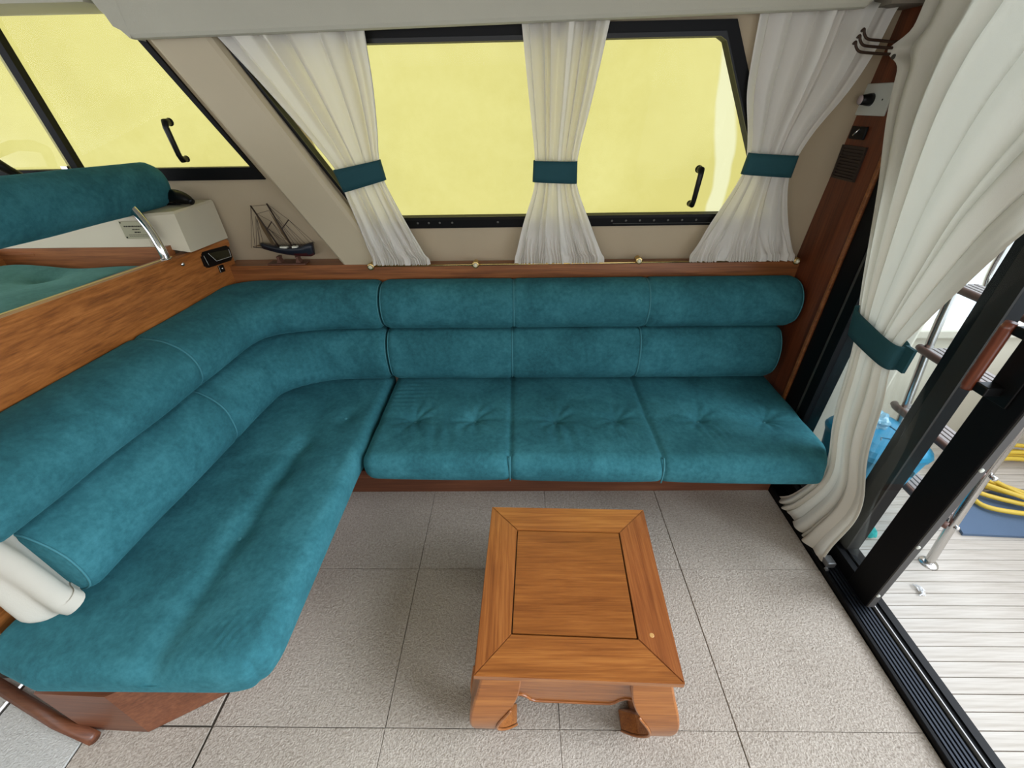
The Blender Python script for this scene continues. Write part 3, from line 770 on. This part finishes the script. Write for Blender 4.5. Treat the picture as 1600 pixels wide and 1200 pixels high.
TL = [(-.352, .953), (-.480, .776), (-.492, .619), (-.495, .368)]
def left_warp(p):
    q = p.copy(); x, y, z = p
    t = (z-.262)/(.385-.262)
    # angled left side following the cabinet; front edge gently bowed
    lx = (.385-x)*0
    u = (x+.965)/(.745)
    q.x += (1-u)*(.082*max(0, y))
    if x < -.80: q.y += (-.80-x)*.30*max(0, 1-(y+.03)/.3)
    # rounded front right corner in plan
    cx_, cy_, R2 = -.345, .085, .115
    if x > cx_ and y < cy_:
        dx, dy = (x-cx_)/(.125), (y-cy_)/(-.115)
        m = max(dx, dy); n_ = math.hypot(dx, dy)
        if n_ > 1e-6:
            k = (m/n_)**.55; q.x = cx_+(x-cx_)*k; q.y = cy_+(y-cy_)*k
    fr = max(0, 1-(-.22-x)/.10)
    if y > .70 and x > -.34:
        b = math.exp(-((y-.80)/.06)**2)*.010; q.x += b*fr
    q.x -= .012*fr*(1-t) if x > -.34 else 0
    if z > .34:
        q.z -= sum(.016*math.exp(-(math.hypot(x-a_, (y-b_)*.8)/.040)**1.4) for a_, b_ in TL[:4])
        q.z += .014*math.exp(-((x+.33)/.10)**2)*(1 if y < .75 else max(0, 1-(y-.75)/.3)) - .004*math.exp(-((x+.50)/.05)**2)
        q.z -= .010*math.exp(-((x+.497)/.035)**2)*max(0, min(1, (.86-y)/.12))
        q.z += .005*noise.noise(Vector((x*5, y*5, 7)))
        fl = math.exp(-((y-.0)/.05)**2); q.z -= .004*fl
        w_ = math.exp(-((x+.33)/.05)**2)*math.exp(-((y-.06)/.05)**2); q.z += .002*w_*math.sin((x-y*.4)*260)
    return q
scl = thing('seat_cushion', (-.55, .6, .262), 'long teal seat cushion with dark dimples in front of the left wood cabinet', 'seat cushion', 'sofa seat cushions')
bm = new(); rbox(bm, -.965, -.220, -.030, 1.345, .263, .385, .050, 90, 170, 10, left_warp); part('upholstery', bm, TEAL, scl, True)
def lz(x, y): return left_warp(Vector((x, y, .385))).z
for (tx, ty) in TL[:4]:
    bm = new(); lathe(bm, [(.009, 0), (.008, .003), (.003, .005)], (tx, ty, lz(tx, ty)-.001), (0, 0, 1), 12); part('button', bm, TEALP, scl, True)
# ------------------------------------------------------------------ backrests: two rolls swept along a path
LOW = [(.004, .392), (.095, .388), (.125, .398), (.150, .425), (.163, .465), (.165, .51), (.158, .56), (.140, .60), (.115, .628), (.090, .640), (.004, .642)]
UPP = [(.004, .645), (.088, .645), (.112, .658), (.134, .685), (.144, .725), (.142, .765), (.128, .80), (.104, .826), (.072, .843), (.030, .848), (.004, .842)]
def roll(name, prof, stations, parent, nst, seams, rnd=(True, True), mat=TEAL, nprof=40, dl=.105):
    P = smoothpath(prof, nprof)
    ctr = (sum(p[0] for p in prof)/len(prof)*.8, sum(p[1] for p in prof)/len(prof))
    S = smoothpath(stations, nst)      # (bx,by,fx,fy)
    # arc length
    acc = [0]
    for i in range(1, len(S)): acc.append(acc[-1]+math.hypot(S[i][2]-S[i-1][2], S[i][3]-S[i-1][3]))
    Lr = acc[-1]; rings = []
    for i, s in enumerate(S):
        a = acc[i]; k = 1.0
        for e, on in ((a, rnd[0]), (Lr-a, rnd[1])):
            if on and e < .035: k = min(k, .78+.22*math.sqrt(max(0, 1-(1-e/.035)**2)))
        for sm in seams: k -= .075*math.exp(-((a-sm*Lr)/.009)**2)
        ring = []
        for (d, z) in P:
            if d > .02: d = ctr[0]+(d-ctr[0])*k
            z = ctr[1]+(z-ctr[1])*(k if k < 1 else 1)
            r_ = 1+.03*noise.noise(Vector((a*5, z*9, 2)))
            if d > .05: r_ += .006*math.sin(a*140)*math.exp(-((a-.72*Lr)/.10)**2)*(z < .84)
            t = d*r_/dl; B_ = Vector((s[0], s[1], z)); F_ = Vector((s[2], s[3], z))
            ring.append(B_+(F_-B_)*t)
        rings.append(ring)
    bm = new(); loft(bm, rings); o = part(name, bm, mat, parent, True)
    for sm in seams+([1.0] if False else []):
        i = min(range(len(S)), key=lambda q: abs(acc[q]-sm*Lr))
        rg = rings[i]; c = sum(rg, Vector())/len(rg)
        pts = [p+(p-c).normalized()*.002 for p in rg[2:-2]]
        bm = new(); tube(bm, pts, .0036, 6); part('piping', bm, TEALP, o, True)
    # end piping
    for i, on in ((1, rnd[0]), (len(S)-2, rnd[1])):
        if not on: continue
        rg = rings[i]; c = sum(rg, Vector())/len(rg)
        bm = new(); tube(bm, [p+(p-c).normalized()*.001 for p in rg[2:-2]], .0028, 6); part('piping', bm, TEALP, o, True)
    return o
bb = thing('back_cushion', (.68, 1.3, .39), 'long teal double-roll back cushion under the curtained side window', 'back cushion', 'sofa back cushions')
def st(xa, xb, n=10): return [(xa+(xb-xa)*i/n, 1.36, xa+(xb-xa)*i/n, 1.255) for i in range(n+1)]
roll('lower_roll', LOW, st(-.208, 1.555), bb, 240, [(.358+.208)/1.763, (.928+.208)/1.763])
roll('upper_roll', UPP, st(-.208, 1.585), bb, 240, [(.366+.208)/1.793, (.945+.208)/1.793])
bl = thing('back_cushion', (-.8, .7, .39), 'L-shaped teal double-roll back cushion turning the corner along the wood cabinet', 'back cushion', 'sofa back cushions')
def stations(y0_):
  LS = []
  for y in (y0_, .40, .65, .85, 1.00):
      LS.append((PX(y)+.008, y+.02, -.730-.09*(1.19-y)*1.0+.0, y))
  LS = [(a, b, -.745-.085*(1.02-d), d) for (a, b, c, d) in LS]
  LS += [(-.896, 1.18, -.738, 1.10), (-.885, 1.30, -.712, 1.165), (-.80, 1.357, -.655, 1.205), (-.68, 1.36, -.58, 1.228), (-.52, 1.36, -.49, 1.245), (-.36, 1.36, -.35, 1.255), (-.215, 1.36, -.215, 1.255)]
  return LS
roll('lower_roll', LOW, stations(.17), bl, 260, [.405])
roll('upper_roll', UPP, stations(.115), bl, 260, [.425])

# ------------------------------------------------------------------ curtains
def curtain_mesh(rows, f, nu=190, nv=90, nfold=9, amp=.016, seed=0, fine=None, noisex=.3, ear=None):
    """rows: (z,x_left,x_right,off,amp_factor); f(x,z,off)->Vector"""
    rr = smoothpath(rows, nv); bm = new(); rnd = random.Random(seed)
    ph = [rnd.uniform(0, 6.28) for _ in range(8)]
    grid = []
    for j, (z, xl, xr, off, af) in enumerate(rr):
        g = []
        for i in range(nu+1):
            u = i/nu
            uu = u+.035*math.sin(2*PI*u*2+ph[0])+.02*math.sin(2*PI*u*5+ph[1])
            s = math.sin(2*PI*nfold*uu+ph[2]); s2 = math.sin(2*PI*nfold*2.3*uu+ph[3]); s3 = math.sin(2*PI*nfold*.47*uu+ph[4])
            d = amp*af*(.62*(s+.25*s*abs(s))+.20*s2+.35*s3)
            x = xl+(xr-xl)*u+amp*af*noisex*math.cos(2*PI*nfold*uu+ph[2])*(0 if i in (0, nu) else 1)
            if ear: x += ear[1]*math.exp(-((z-ear[0])/.028)**2)*math.exp(-u*16)
            if fine:
                w_ = fine[1](z)
                d = d*(1-w_*.75)+w_*fine[2]*math.sin(2*PI*fine[0]*uu+ph[5]+2*math.sin(z*30+u*20))
            g.append(bm.verts.new(f(x, z, off+d)))
        grid.append(g)
    for j in range(nv):
        for i in range(nu): bm.faces.new((grid[j][i], grid[j][i+1], grid[j+1][i+1], grid[j+1][i]))
    return bm
def band(f, pl0, pr0, pl1, pr1, off, th=.022, n=26):
    """tieback ring between top edge (pl0-pr0) and bottom edge (pl1-pr1), points as (x,z)"""
    bm = new(); rings = []
    for k in range(5):
        t = k/4; L_ = [pl0[i]+(pl1[i]-pl0[i])*t for i in (0, 1)]; R__ = [pr0[i]+(pr1[i]-pr0[i])*t for i in (0, 1)]
        ring = []
        for q in range(n):
            a = 2*PI*q/n; c_ = math.copysign(abs(math.cos(a))**.55, math.cos(a)); s = math.copysign(abs(math.sin(a))**.55, math.sin(a))
            u = .5+.5*c_
            ring.append(f(L_[0]+(R__[0]-L_[0])*u, L_[1]+(R__[1]-L_[1])*u, off+th*s))
        rings.append(ring)
    outer = rings
    inner = [[p+(c0-p)*.04 for p in r_] for r_, c0 in ((r, sum(r, Vector())/len(r)) for r in reversed(rings))]
    loft(bm, outer+inner+[outer[0]], caps=False)
    bmesh.ops.remove_doubles(bm, verts=bm.verts[:], dist=1e-5)
    return bm
low = lambda z: max(0, min(1, (1.06-z)/.13))
def window_curtain(label, rows, b, nfold, seed, fine_n):
    t = thing('curtain', tuple(W((rows[-1][1]+rows[-1][2])/2, .91, .045)), label, 'curtain', 'curtains tied back on the side window')
    bm = curtain_mesh(rows, W, nfold=nfold, nu=380, amp=.022, seed=seed, fine=(fine_n, low, .0085)); part('cloth', bm, CURT, t, True)
    tb_ = part('tieback', band(W, *b, .050), BAND, t, True); lab(tb_, 'dark teal fabric tieback')
window_curtain('cream curtain tied back at the left end of the side window',
    [(1.72, -.60, -.092, .052, 1.0), (1.69, -.578, -.097, .052, 1.0), (1.55, -.475, -.102, .05, 1.0), (1.42, -.385, -.115, .05, .8), (1.33, -.325, -.128, .05, .55), (1.26, -.292, -.128, .05, .4), (1.20, -.288, -.112, .05, .5), (1.08, -.262, -.065, .060, .8), (.97, -.238, -.015, .074, .7), (.942, -.232, .008, .080, .35), (.917, -.230, .012, .086, .35)],
    ((-.309, 1.285), (-.124, 1.318), (-.290, 1.205), (-.116, 1.248)), 5.5, 3, 26)
window_curtain('cream curtain gathered by a teal band in the middle of the side window',
    [(1.72, .400, .676, .052, 1.0), (1.69, .404, .671, .052, 1.0), (1.5, .428, .640, .05, .9), (1.35, .448, .612, .05, .6), (1.27, .453, .606, .05, .4), (1.2, .448, .618, .05, .6), (1.08, .410, .672, .060, .8), (.97, .382, .725, .074, .7), (.942, .374, .745, .080, .35), (.917, .371, .750, .086, .35)],
    ((.446, 1.307), (.610, 1.303), (.444, 1.234), (.614, 1.226)), 6, 11, 30)
window_curtain('cream curtain tied back at the right end, beside the dark bulkhead',
    [(1.73, 1.142, 1.56, .052, 1.0), (1.707, 1.146, 1.54, .052, 1.0), (1.6, 1.158, 1.525, .052, 1.0), (1.5, 1.175, 1.495, .05, .9), (1.38, 1.215, 1.435, .05, .6), (1.28, 1.238, 1.410, .05, .4), (1.2, 1.225, 1.418, .05, .6), (1.08, 1.175, 1.46, .060, .8), (.97, 1.125, 1.515, .074, .7), (.942, 1.110, 1.535, .080, .35), (.917, 1.107, 1.538, .086, .35)],
    ((1.234, 1.322), (1.416, 1.310), (1.229, 1.250), (1.417, 1.236)), 6.5, 23, 30)
# brass rod with brackets
rod = thing('curtain_rod', (.65, 1.325, .908), 'thin brass curtain rod with ivory centred brackets along the wood ledge', 'curtain rod')
bm = new(); tube(bm, [(-.245, 1.336, .908), (1.562, 1.336, .914)], .0042, 8); part('rod', bm, BRASS, rod, True)
for x, z in ((-.246, .912), (.205, .916), (.898, .926), (1.560, .917)):
    bm = new(); lathe(bm, [(.012, 0), (.012, .006), (.009, .012), (.0095, .024), (.0145, .028), (.0155, .034), (.014, .040), (.010, .0405)], (x, 1.364, z-.004), (0, -1, 0), 22); k = part('bracket', bm, BRASS, rod, True)
    bm = new(); lathe(bm, [(.009, 0), (.0085, .003), (.006, .006), (.002, .0075)], (x, 1.3235, z-.004), (0, -1, 0), 18); part('button', bm, IVORY, k, True)

# door curtain (hangs in the plane of the aft bulkhead)
def DF(y, z, off): return Vector((1.532-off+(.045*math.exp(-((z-.30)/.16)**2)), y, z))
dc = thing('door_curtain', (1.53, .7, .02), 'long ivory curtain gathered by a teal band beside the sliding door', 'curtain')
rows = [(1.95, 1.10, -.10, .0, 1.2), (1.80, 1.125, .02, .0, 1.2), (1.66, 1.135, .17, .0, 1.2), (1.56, 1.135, .28, .0, 1.15), (1.43, 1.10, .40, .0, 1.1), (1.25, 1.02, .530, .0, 1.0), (1.08, .955, .600, .0, .8), (.95, .905, .645, .0, .6), (.86, .865, .672, .0, .45), (.78, .835, .665, .0, .5), (.66, .805, .625, .0, .7), (.45, .765, .580, .004, .8), (.25, .750, .535, .004, .9), (.10, .785, .530, .002, 1.0), (.026, .835, .525, .004, 1.1)]
bm = curtain_mesh(rows, DF, nu=240, nv=150, nfold=7, amp=.020, seed=5, noisex=.5, ear=(1.605, .072)); part('cloth', bm, CURTD, dc, True)
bm = band(DF, (.885, .905), (.655, .868), (.862, .815), (.655, .790), .0, .030); lab(part('tieback', bm, BAND, dc, True), 'dark teal fabric tieback')
bm = new(); box(bm, 1.535, 1.545, .628, .662, .795, .872); lab(part('tieback_tail', bm, BAND, dc), 'loose teal end of the tieback')
bm = new(); lathe(bm, [(.007, 0), (.006, .004), (.002, .005)], (1.505, 1.135, 1.585), (-1, 0, 0), 12); part('eyelet', bm, INK, dc, True)

# hooks on the bulkhead
hk = thing('hook_rack', (1.595, 1.19, 1.60), 'row of three dark bronze coat hooks high on the wood bulkhead', 'hook rack')
bm = new(); box(bm, 1.590, 1.5995, 1.16, 1.215, 1.585, 1.645, bev=.002); part('rail', bm, BROWNM, hk)
for i, (dx, z) in enumerate(((.0, 1.597), (.006, 1.612), (.012, 1.627))):
    bm = new(); y = 1.19
    tube(bm, smoothpath([(1.592, y, z-.002), (1.53, y+.005, z-.002), (1.475+dx, y+.01, z+.002), (1.440+dx, y+.01, z+.006), (1.424+dx, y+.01, z+.018), (1.418+dx, y+.01, z+.030), (1.412+dx, y+.01, z+.024)], 26), .0038, 8)
    part('hook', bm, BROWNM, hk, True)
# white switch plate
sw = thing('dimmer_switch', (1.6, 1.29, 1.48), 'white plate with a round black knob on the dark wood bulkhead', 'switch')
bm = new(); box(bm, 1.592, 1.5995, 1.205, 1.352, 1.432, 1.524, bev=.003); part('plate', bm, WHITEP, sw)
bm = new(); lathe(bm, [(.019, 0), (.018, .012), (.016, .020), (.015, .034), (.010, .036)], (1.592, 1.292, 1.478), (-1, 0, 0), 20); part('knob', bm, BLACK2, sw, True)
bm = new(); lathe(bm, [(.0145, 0), (.013, .002), (.002, .003)], (1.556, 1.292, 1.478), (-1, 0, 0), 20); lab(part('knob_cap', bm, m_plain('pinkish_cap', (.42, .33, .32, 1), .4), sw, True), 'pale knob cap')
bm = new(); lathe(bm, [(.003, 0), (.002, .001)], (1.5918, 1.237, 1.478), (-1, 0, 0), 8); part('screw', bm, INK, sw)
ks = thing('rocker_switch', (1.6, 1.297, 1.38), 'small black switch with a white lever below the white plate', 'switch')
bm = new(); box(bm, 1.590, 1.5995, 1.258, 1.336, 1.360, 1.400, bev=.003); part('plate', bm, BLACK2, ks)
bm = new(); tube(bm, [(1.589, 1.288, 1.393), (1.580, 1.300, 1.372)], .0028, 8); part('lever', bm, CHROME, ks, True)
vt = thing('louvre_vent', (1.6, 1.305, 1.285), 'dark brown louvred vent grille on the bulkhead below the black switch', 'vent')
bm = new(); plate(bm, [(1.225, 1.23), (1.355, 1.23), (1.355, 1.34), (1.225, 1.34)], [[(1.233, 1.238), (1.347, 1.238), (1.347, 1.332), (1.233, 1.332)]], Bp(1.5995), Bp(1.592)); DB = m_plain('dark_brown_plastic', (.03, .018, .012, 1), .5); part('frame', bm, DB, vt)
bm = new(); box(bm, 1.5985, 1.5998, 1.23, 1.35, 1.235, 1.335); part('backing', bm, DB, vt)
for k in range(9):
    bm = new(); z = 1.242+k*.0102; box(bm, 1.593, 1.599, 1.233, 1.347, z, z+.005); part('slat', bm, DB, vt)

# bottom left curtain end
lc = thing('curtain', (-.86, .16, .40), 'cream curtain end hanging over the left sofa cushion, lower left', 'curtain')
rings = []
cen = smoothpath([(-.90, .07, 1.25, .050, .05), (-.885, .085, .95, .050, .05), (-.868, .110, .72, .052, .055), (-.858, .128, .60, .050, .052), (-.850, .136, .52, .049, .052), (-.845, .140, .46, .052, .054), (-.838, .145, .425, .056, .057), (-.830, .150, .405, .056, .052)], 60)
for j, (x, y, z, rx, ry) in enumerate(cen):
    t = j/60
    rings.append([Vector((x+rx*math.cos(a)*(1+.20*math.sin(3*a+1+t*1.5)*(.4+1.3*t)), y+ry*math.sin(a)*(1+.22*math.cos(4*a+t*2)*(.3+1.3*t)), z+.02*t*math.sin(a*2+1)*(t > .8))) for a in [2*PI*q/48 for q in range(48)]])
bm = new(); loft(bm, rings, caps=False); part('cloth', bm, CURTD, lc, True)

# ------------------------------------------------------------------ model sailing ship on the ledge
HX, HZ, HY = -.607, .905, 1.395
ship = thing('model_ship', (HX, HY, HZ), 'small two-masted model sailing ship with dark hull on the ledge', 'model ship')
bm = new(); box(bm, HX-.075, HX+.065, HY-.022, HY+.022, HZ+.0, HZ+.007, bev=.002); part('base_board', bm, LWOOD, ship)
for x in (HX-.035, HX+.035):
    bm = new(); prism(bm, [(x-.009, HZ+.007), (x+.009, HZ+.007), (x+.003, HZ+.022), (x+.006, HZ+.034), (x-.006, HZ+.034), (x-.003, HZ+.022)], lambda a, b: Vector((a, HY-.012, b)), lambda a, b: Vector((a, HY+.012, b))); part('cradle', bm, LWOOD, ship)
bm = new(); rings = []
for i in range(25):
    t = i/24; x = HX-.085+.185*t
    wd = .022*math.sin(PI*min(1, .06+.80*t))**.7; kl = HZ+.030+.036*(1-t)**2.2*1.0+(.0 if t < .93 else (t-.93)*.12); dk = HZ+.071+.012*(2*t-1)**2+(.006 if t > .85 else 0)+.008*(1-t)**3
    r_ = []
    for q in range(13):
        a = q/12; yy = wd*(2*a-1); zz = dk-(dk-kl)*(1-abs(2*a-1)**2.4); r_.append(Vector((x, HY+yy, zz)))
    rings.append(r_)
loft(bm, rings)
for f_ in bm.faces: f_.material_index = 1 if f_.calc_center_median().z < HZ+.045 else 0
part('hull', bm, [m_plain('navy_hull_paint', (.010, .013, .022, 1), .4), m_plain('dark_red_bottom', (.05, .008, .008, 1), .5)], ship, True)
bm = new(); prism(bm, [(HX+.078, HZ+.034), (HX+.094, HZ+.036), (HX+.090, HZ+.050), (HX+.078, HZ+.050)], lambda a, b: Vector((a, HY-.002, b)), lambda a, b: Vector((a, HY+.002, b))); part('rudder', bm, bpy.data.materials['dark_red_bottom'], ship)
MASTW = m_plain('mast_wood', (.030, .014, .007, 1), .6)
def stick(nm, a, b, r=.0020, mat=MASTW):
    bm = new(); tube(bm, [a, b], r, 6); return part(nm, bm, mat, ship, True)
S = lambda x, z, dy=0: (HX+x, HY+dy, HZ+z)
stick('bowsprit', S(-.118, .074), S(-.06, .066), .0022)
stick('mast', S(-.020, .062), S(-.078, .243), .0030); stick('mast', S(.028, .062), S(-.020, .250), .0030)
stick('boom', S(-.010, .076), S(.040, .083)); stick('boom', S(.028, .078), S(.105, .083))
stick('gaff', S(-.045, .150), S(-.022, .178)); stick('gaff', S(.008, .150), S(.040, .185))
bm = new()
for a, b in (((-.118, .074), (-.078, .240)), ((-.10, .073), (-.072, .20)), ((-.085, .072), (-.070, .19)), ((-.078, .24), (-.02, .245)), ((-.065, .21), (-.012, .225)), ((.105, .083), (.040, .185)), ((.040, .185), (-.020, .25)), ((.07, .08), (.025, .165)), ((-.07, .215), (-.022, .178)), ((-.06, .18), (.0, .078)), ((.03, .078), (-.045, .150)), ((-.02, .25), (.02, .160)), ((.0, .078), (-.040, .150)), ((-.035, .078), (-.055, .18)), ((.045, .078), (.0, .19)), ((-.02, .25), (.012, .19)), ((.02, .07), (-.022, .178))):
    for dy in (-.012, .012):
        tube(bm, [S(a[0], a[1], dy if a[1] < .1 else 0), S(b[0], b[1], 0)], .0007, 4, False)
part('rigging', bm, MASTW, ship)['kind'] = 'stuff'
SAIL = m_cloth('brown_sail_gauze', (.16, .11, .06, 1), .3, 0)
def sail(pts):
    bm = new(); prism(bm, pts, lambda a, b: Vector(S(a, b, -.0006)), lambda a, b: Vector(S(a, b, .0006))); part('sail', bm, SAIL, ship)
sail([(-.070, .215), (-.048, .150), (-.036, .082), (-.048, .082), (-.064, .15)]); sail([(-.020, .22), (.006, .150), (.018, .085), (.004, .12)])
sail([(-.112, .078), (-.086, .086), (-.058, .080), (-.075, .073)])
bm = new()
box(bm, HX-.012, HX+.014, HY-.018, HY-.004, HZ+.066, HZ+.079); part('deck_house', bm, m_plain('white_paint', (.7, .7, .6, 1), .5), ship)
bm = new(); box(bm, HX+.032, HX+.050, HY-.018, HY-.004, HZ+.066, HZ+.080)
part('deck_house', bm, m_plain('white_paint', (.7, .7, .6, 1), .5), ship)

ship.scale = (1.2, 1.2, 1.0); ship.location.x -= .018
# ------------------------------------------------------------------ coffee table
ct = thing('coffee_table', (.52, .23, 0), 'low square teak opium-style coffee table with scrolled feet on the carpet', 'table')
O = [(.278, -.012), (.771, -.026), (.797, .480), (.296, .492)]      # outer corners at the top surface
I = [(.366, .083), (.686, .072), (.701, .391), (.380, .400)]
ZT = .362; TH = .020
def rail4(k, mat):
    a, b = k, (k+1) % 4; bm = new()
    pts = [O[a], O[b], I[b], I[a]]
    c = Vector((sum(p[0] for p in pts)/4, sum(p[1] for p in pts)/4))
    pts = [((p[0]-c.x)*.9985+c.x, (p[1]-c.y)*.9985+c.y) for p in pts]
    A = [bm.verts.new((p[0], p[1], ZT-TH)) for p in pts]; B = [bm.verts.new((p[0], p[1], ZT)) for p in pts]
    bm.faces.new(A[::-1]); bm.faces.new(B)
    for i in range(4): bm.faces.new((A[i], A[(i+1) % 4], B[(i+1) % 4], B[i]))
    es = [e for e in bm.edges if abs(e.verts[0].co.z-e.verts[1].co.z) < 1e-5]
    bmesh.ops.bevel(bm, geom=es, offset=.0016, segments=2, affect='EDGES')
    return part('frame_rail', bm, mat, ct)
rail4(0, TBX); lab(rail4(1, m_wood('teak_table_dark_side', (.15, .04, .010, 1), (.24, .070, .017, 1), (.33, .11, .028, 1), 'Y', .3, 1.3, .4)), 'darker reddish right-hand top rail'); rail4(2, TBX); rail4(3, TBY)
bm = new(); g_ = .0035; c = (.533, .237)
pts = [(p[0]+(g_ if p[0] < c[0] else -g_), p[1]+(g_ if p[1] < c[1] else -g_)) for p in I]
prism(bm, pts, lambda x, y: Vector((x, y, ZT-TH+.002)), lambda x, y: Vector((x, y, ZT-.0012))); part('centre_panel', bm, TBX2, ct)
bm = new(); pts = [(.372, .090), (.680, .080), (.694, .384), (.386, .392)]
prism(bm, [(p[0]*1.0, p[1]) for p in [(.30, .01), (.75, .0), (.775, .46), (.32, .47)]], lambda x, y: Vector((x, y, ZT-TH-.006)), lambda x, y: Vector((x, y, ZT-TH-.0005))); part('under_frame', bm, TBY, ct)
bm = new(); lathe(bm, [(.006, 0), (.005, .0004)], (.722, .082, ZT), (0, 0, 1), 14); lab(part('wood_plug', bm, m_plain('pale_plug', (.55, .30, .10, 1), .4), ct), 'small pale wooden plug')
# base frame corner points (slightly inset) - bilinear map from unit square to the table plan
BO = [(.300, .016), (.752, .003), (.776, .452), (.318, .464)]
def bil(u, v):
    a = [BO[0][i]*(1-u)*(1-v)+BO[1][i]*u*(1-v)+BO[2][i]*u*v+BO[3][i]*(1-u)*v for i in (0, 1)]
    return Vector((a[0], a[1], 0))
ZA = ZT-TH-.006
# aprons with cusped lower edge
ap = [(0.12, ZA), (.88, ZA), (.88, .175), (.845, .192), (.80, .196), (.765, .184), (.745, .168), (.715, .160), (.285, .160), (.255, .168), (.235, .184), (.20, .196), (.155, .192), (.12, .175)]
def apron(fun):
    bm = new(); prism(bm, ap, lambda u, z: fun(u, .035)+Vector((0, 0, z)), lambda u, z: fun(u, .0)+Vector((0, 0, z)))
    a = part('apron', bm, TBX, ct)
    bm = new(); P = [fun(u, -.002)+Vector((0, 0, z)) for u, z in reversed(ap[2:])]
    tube(bm, P, .0035, 6); part('bead', bm, TBX, a, True)
apron(lambda u, v: bil(u, v)); apron(lambda u, v: bil(u, 1-v)); apron(lambda u, v: bil(v, u)); apron(lambda u, v: bil(1-v, u))
# legs: bulging horse-hoof scroll legs, each a diagonal sweep
LEG = [(.345-.012, -.030, .075), (.30, -.004, .085), (.25, .020, .088), (.20, .038, .080), (.15, .047, .068), (.10, .044, .056), (.06, .030, .052), (.03, .006, .056), (.012, -.014, .062), (.002, -.020, .060)]
# (z, outward bulge, side length, wall thickness)
LEG = [(ZA, .004, .100, .034), (.30, .010, .102, .034), (.25, .022, .108, .034), (.21, .033, .106, .034), (.18, .040, .096, .036), (.15, .045, .083, .040), (.12, .046, .074, .044), (.09, .043, .070, .048), (.06, .035, .075, .052), (.04, .026, .082, .054), (.02, .014, .085, .054), (.006, .006, .084, .052), (.001, .004, .080, .048)]
for cu, cv in ((0, 0), (1, 0), (1, 1), (0, 1)):
    base = bil(cu, cv); sx = 1 if cu == 0 else -1; sy = 1 if cv == 0 else -1
    bm = new(); rings = []
    for (z, bulge, ln, t_) in smoothpath(LEG, 44):
        ox, oy = base.x-sx*bulge, base.y-sy*bulge
        pts = [(0, .006), (.002, .002), (.006, 0), (ln-.004, 0), (ln, .004), (ln, t_-.004), (ln-.004, t_), (t_, t_), (t_, ln-.004), (t_-.004, ln), (.004, ln), (0, ln-.004)]
        rings.append([Vector((ox+sx*a, oy+sy*b, z)) for a, b in pts])
    loft(bm, rings); o = part('leg', bm, TBX if cv == 0 else TBY, ct, False)
    for ax in (0, 1):
        P = []
        for (z, bulge, ln, t_) in smoothpath(LEG, 44):
            if z > .20: continue
            a, b = (ln, -.001) if ax == 0 else (-.001, ln)
            P.append((base.x-sx*bulge+sx*a, base.y-sy*bulge+sy*b, max(z, .004)))
        bm = new(); tube(bm, P, .0035, 6); part('bead', bm, TBX, o, True)
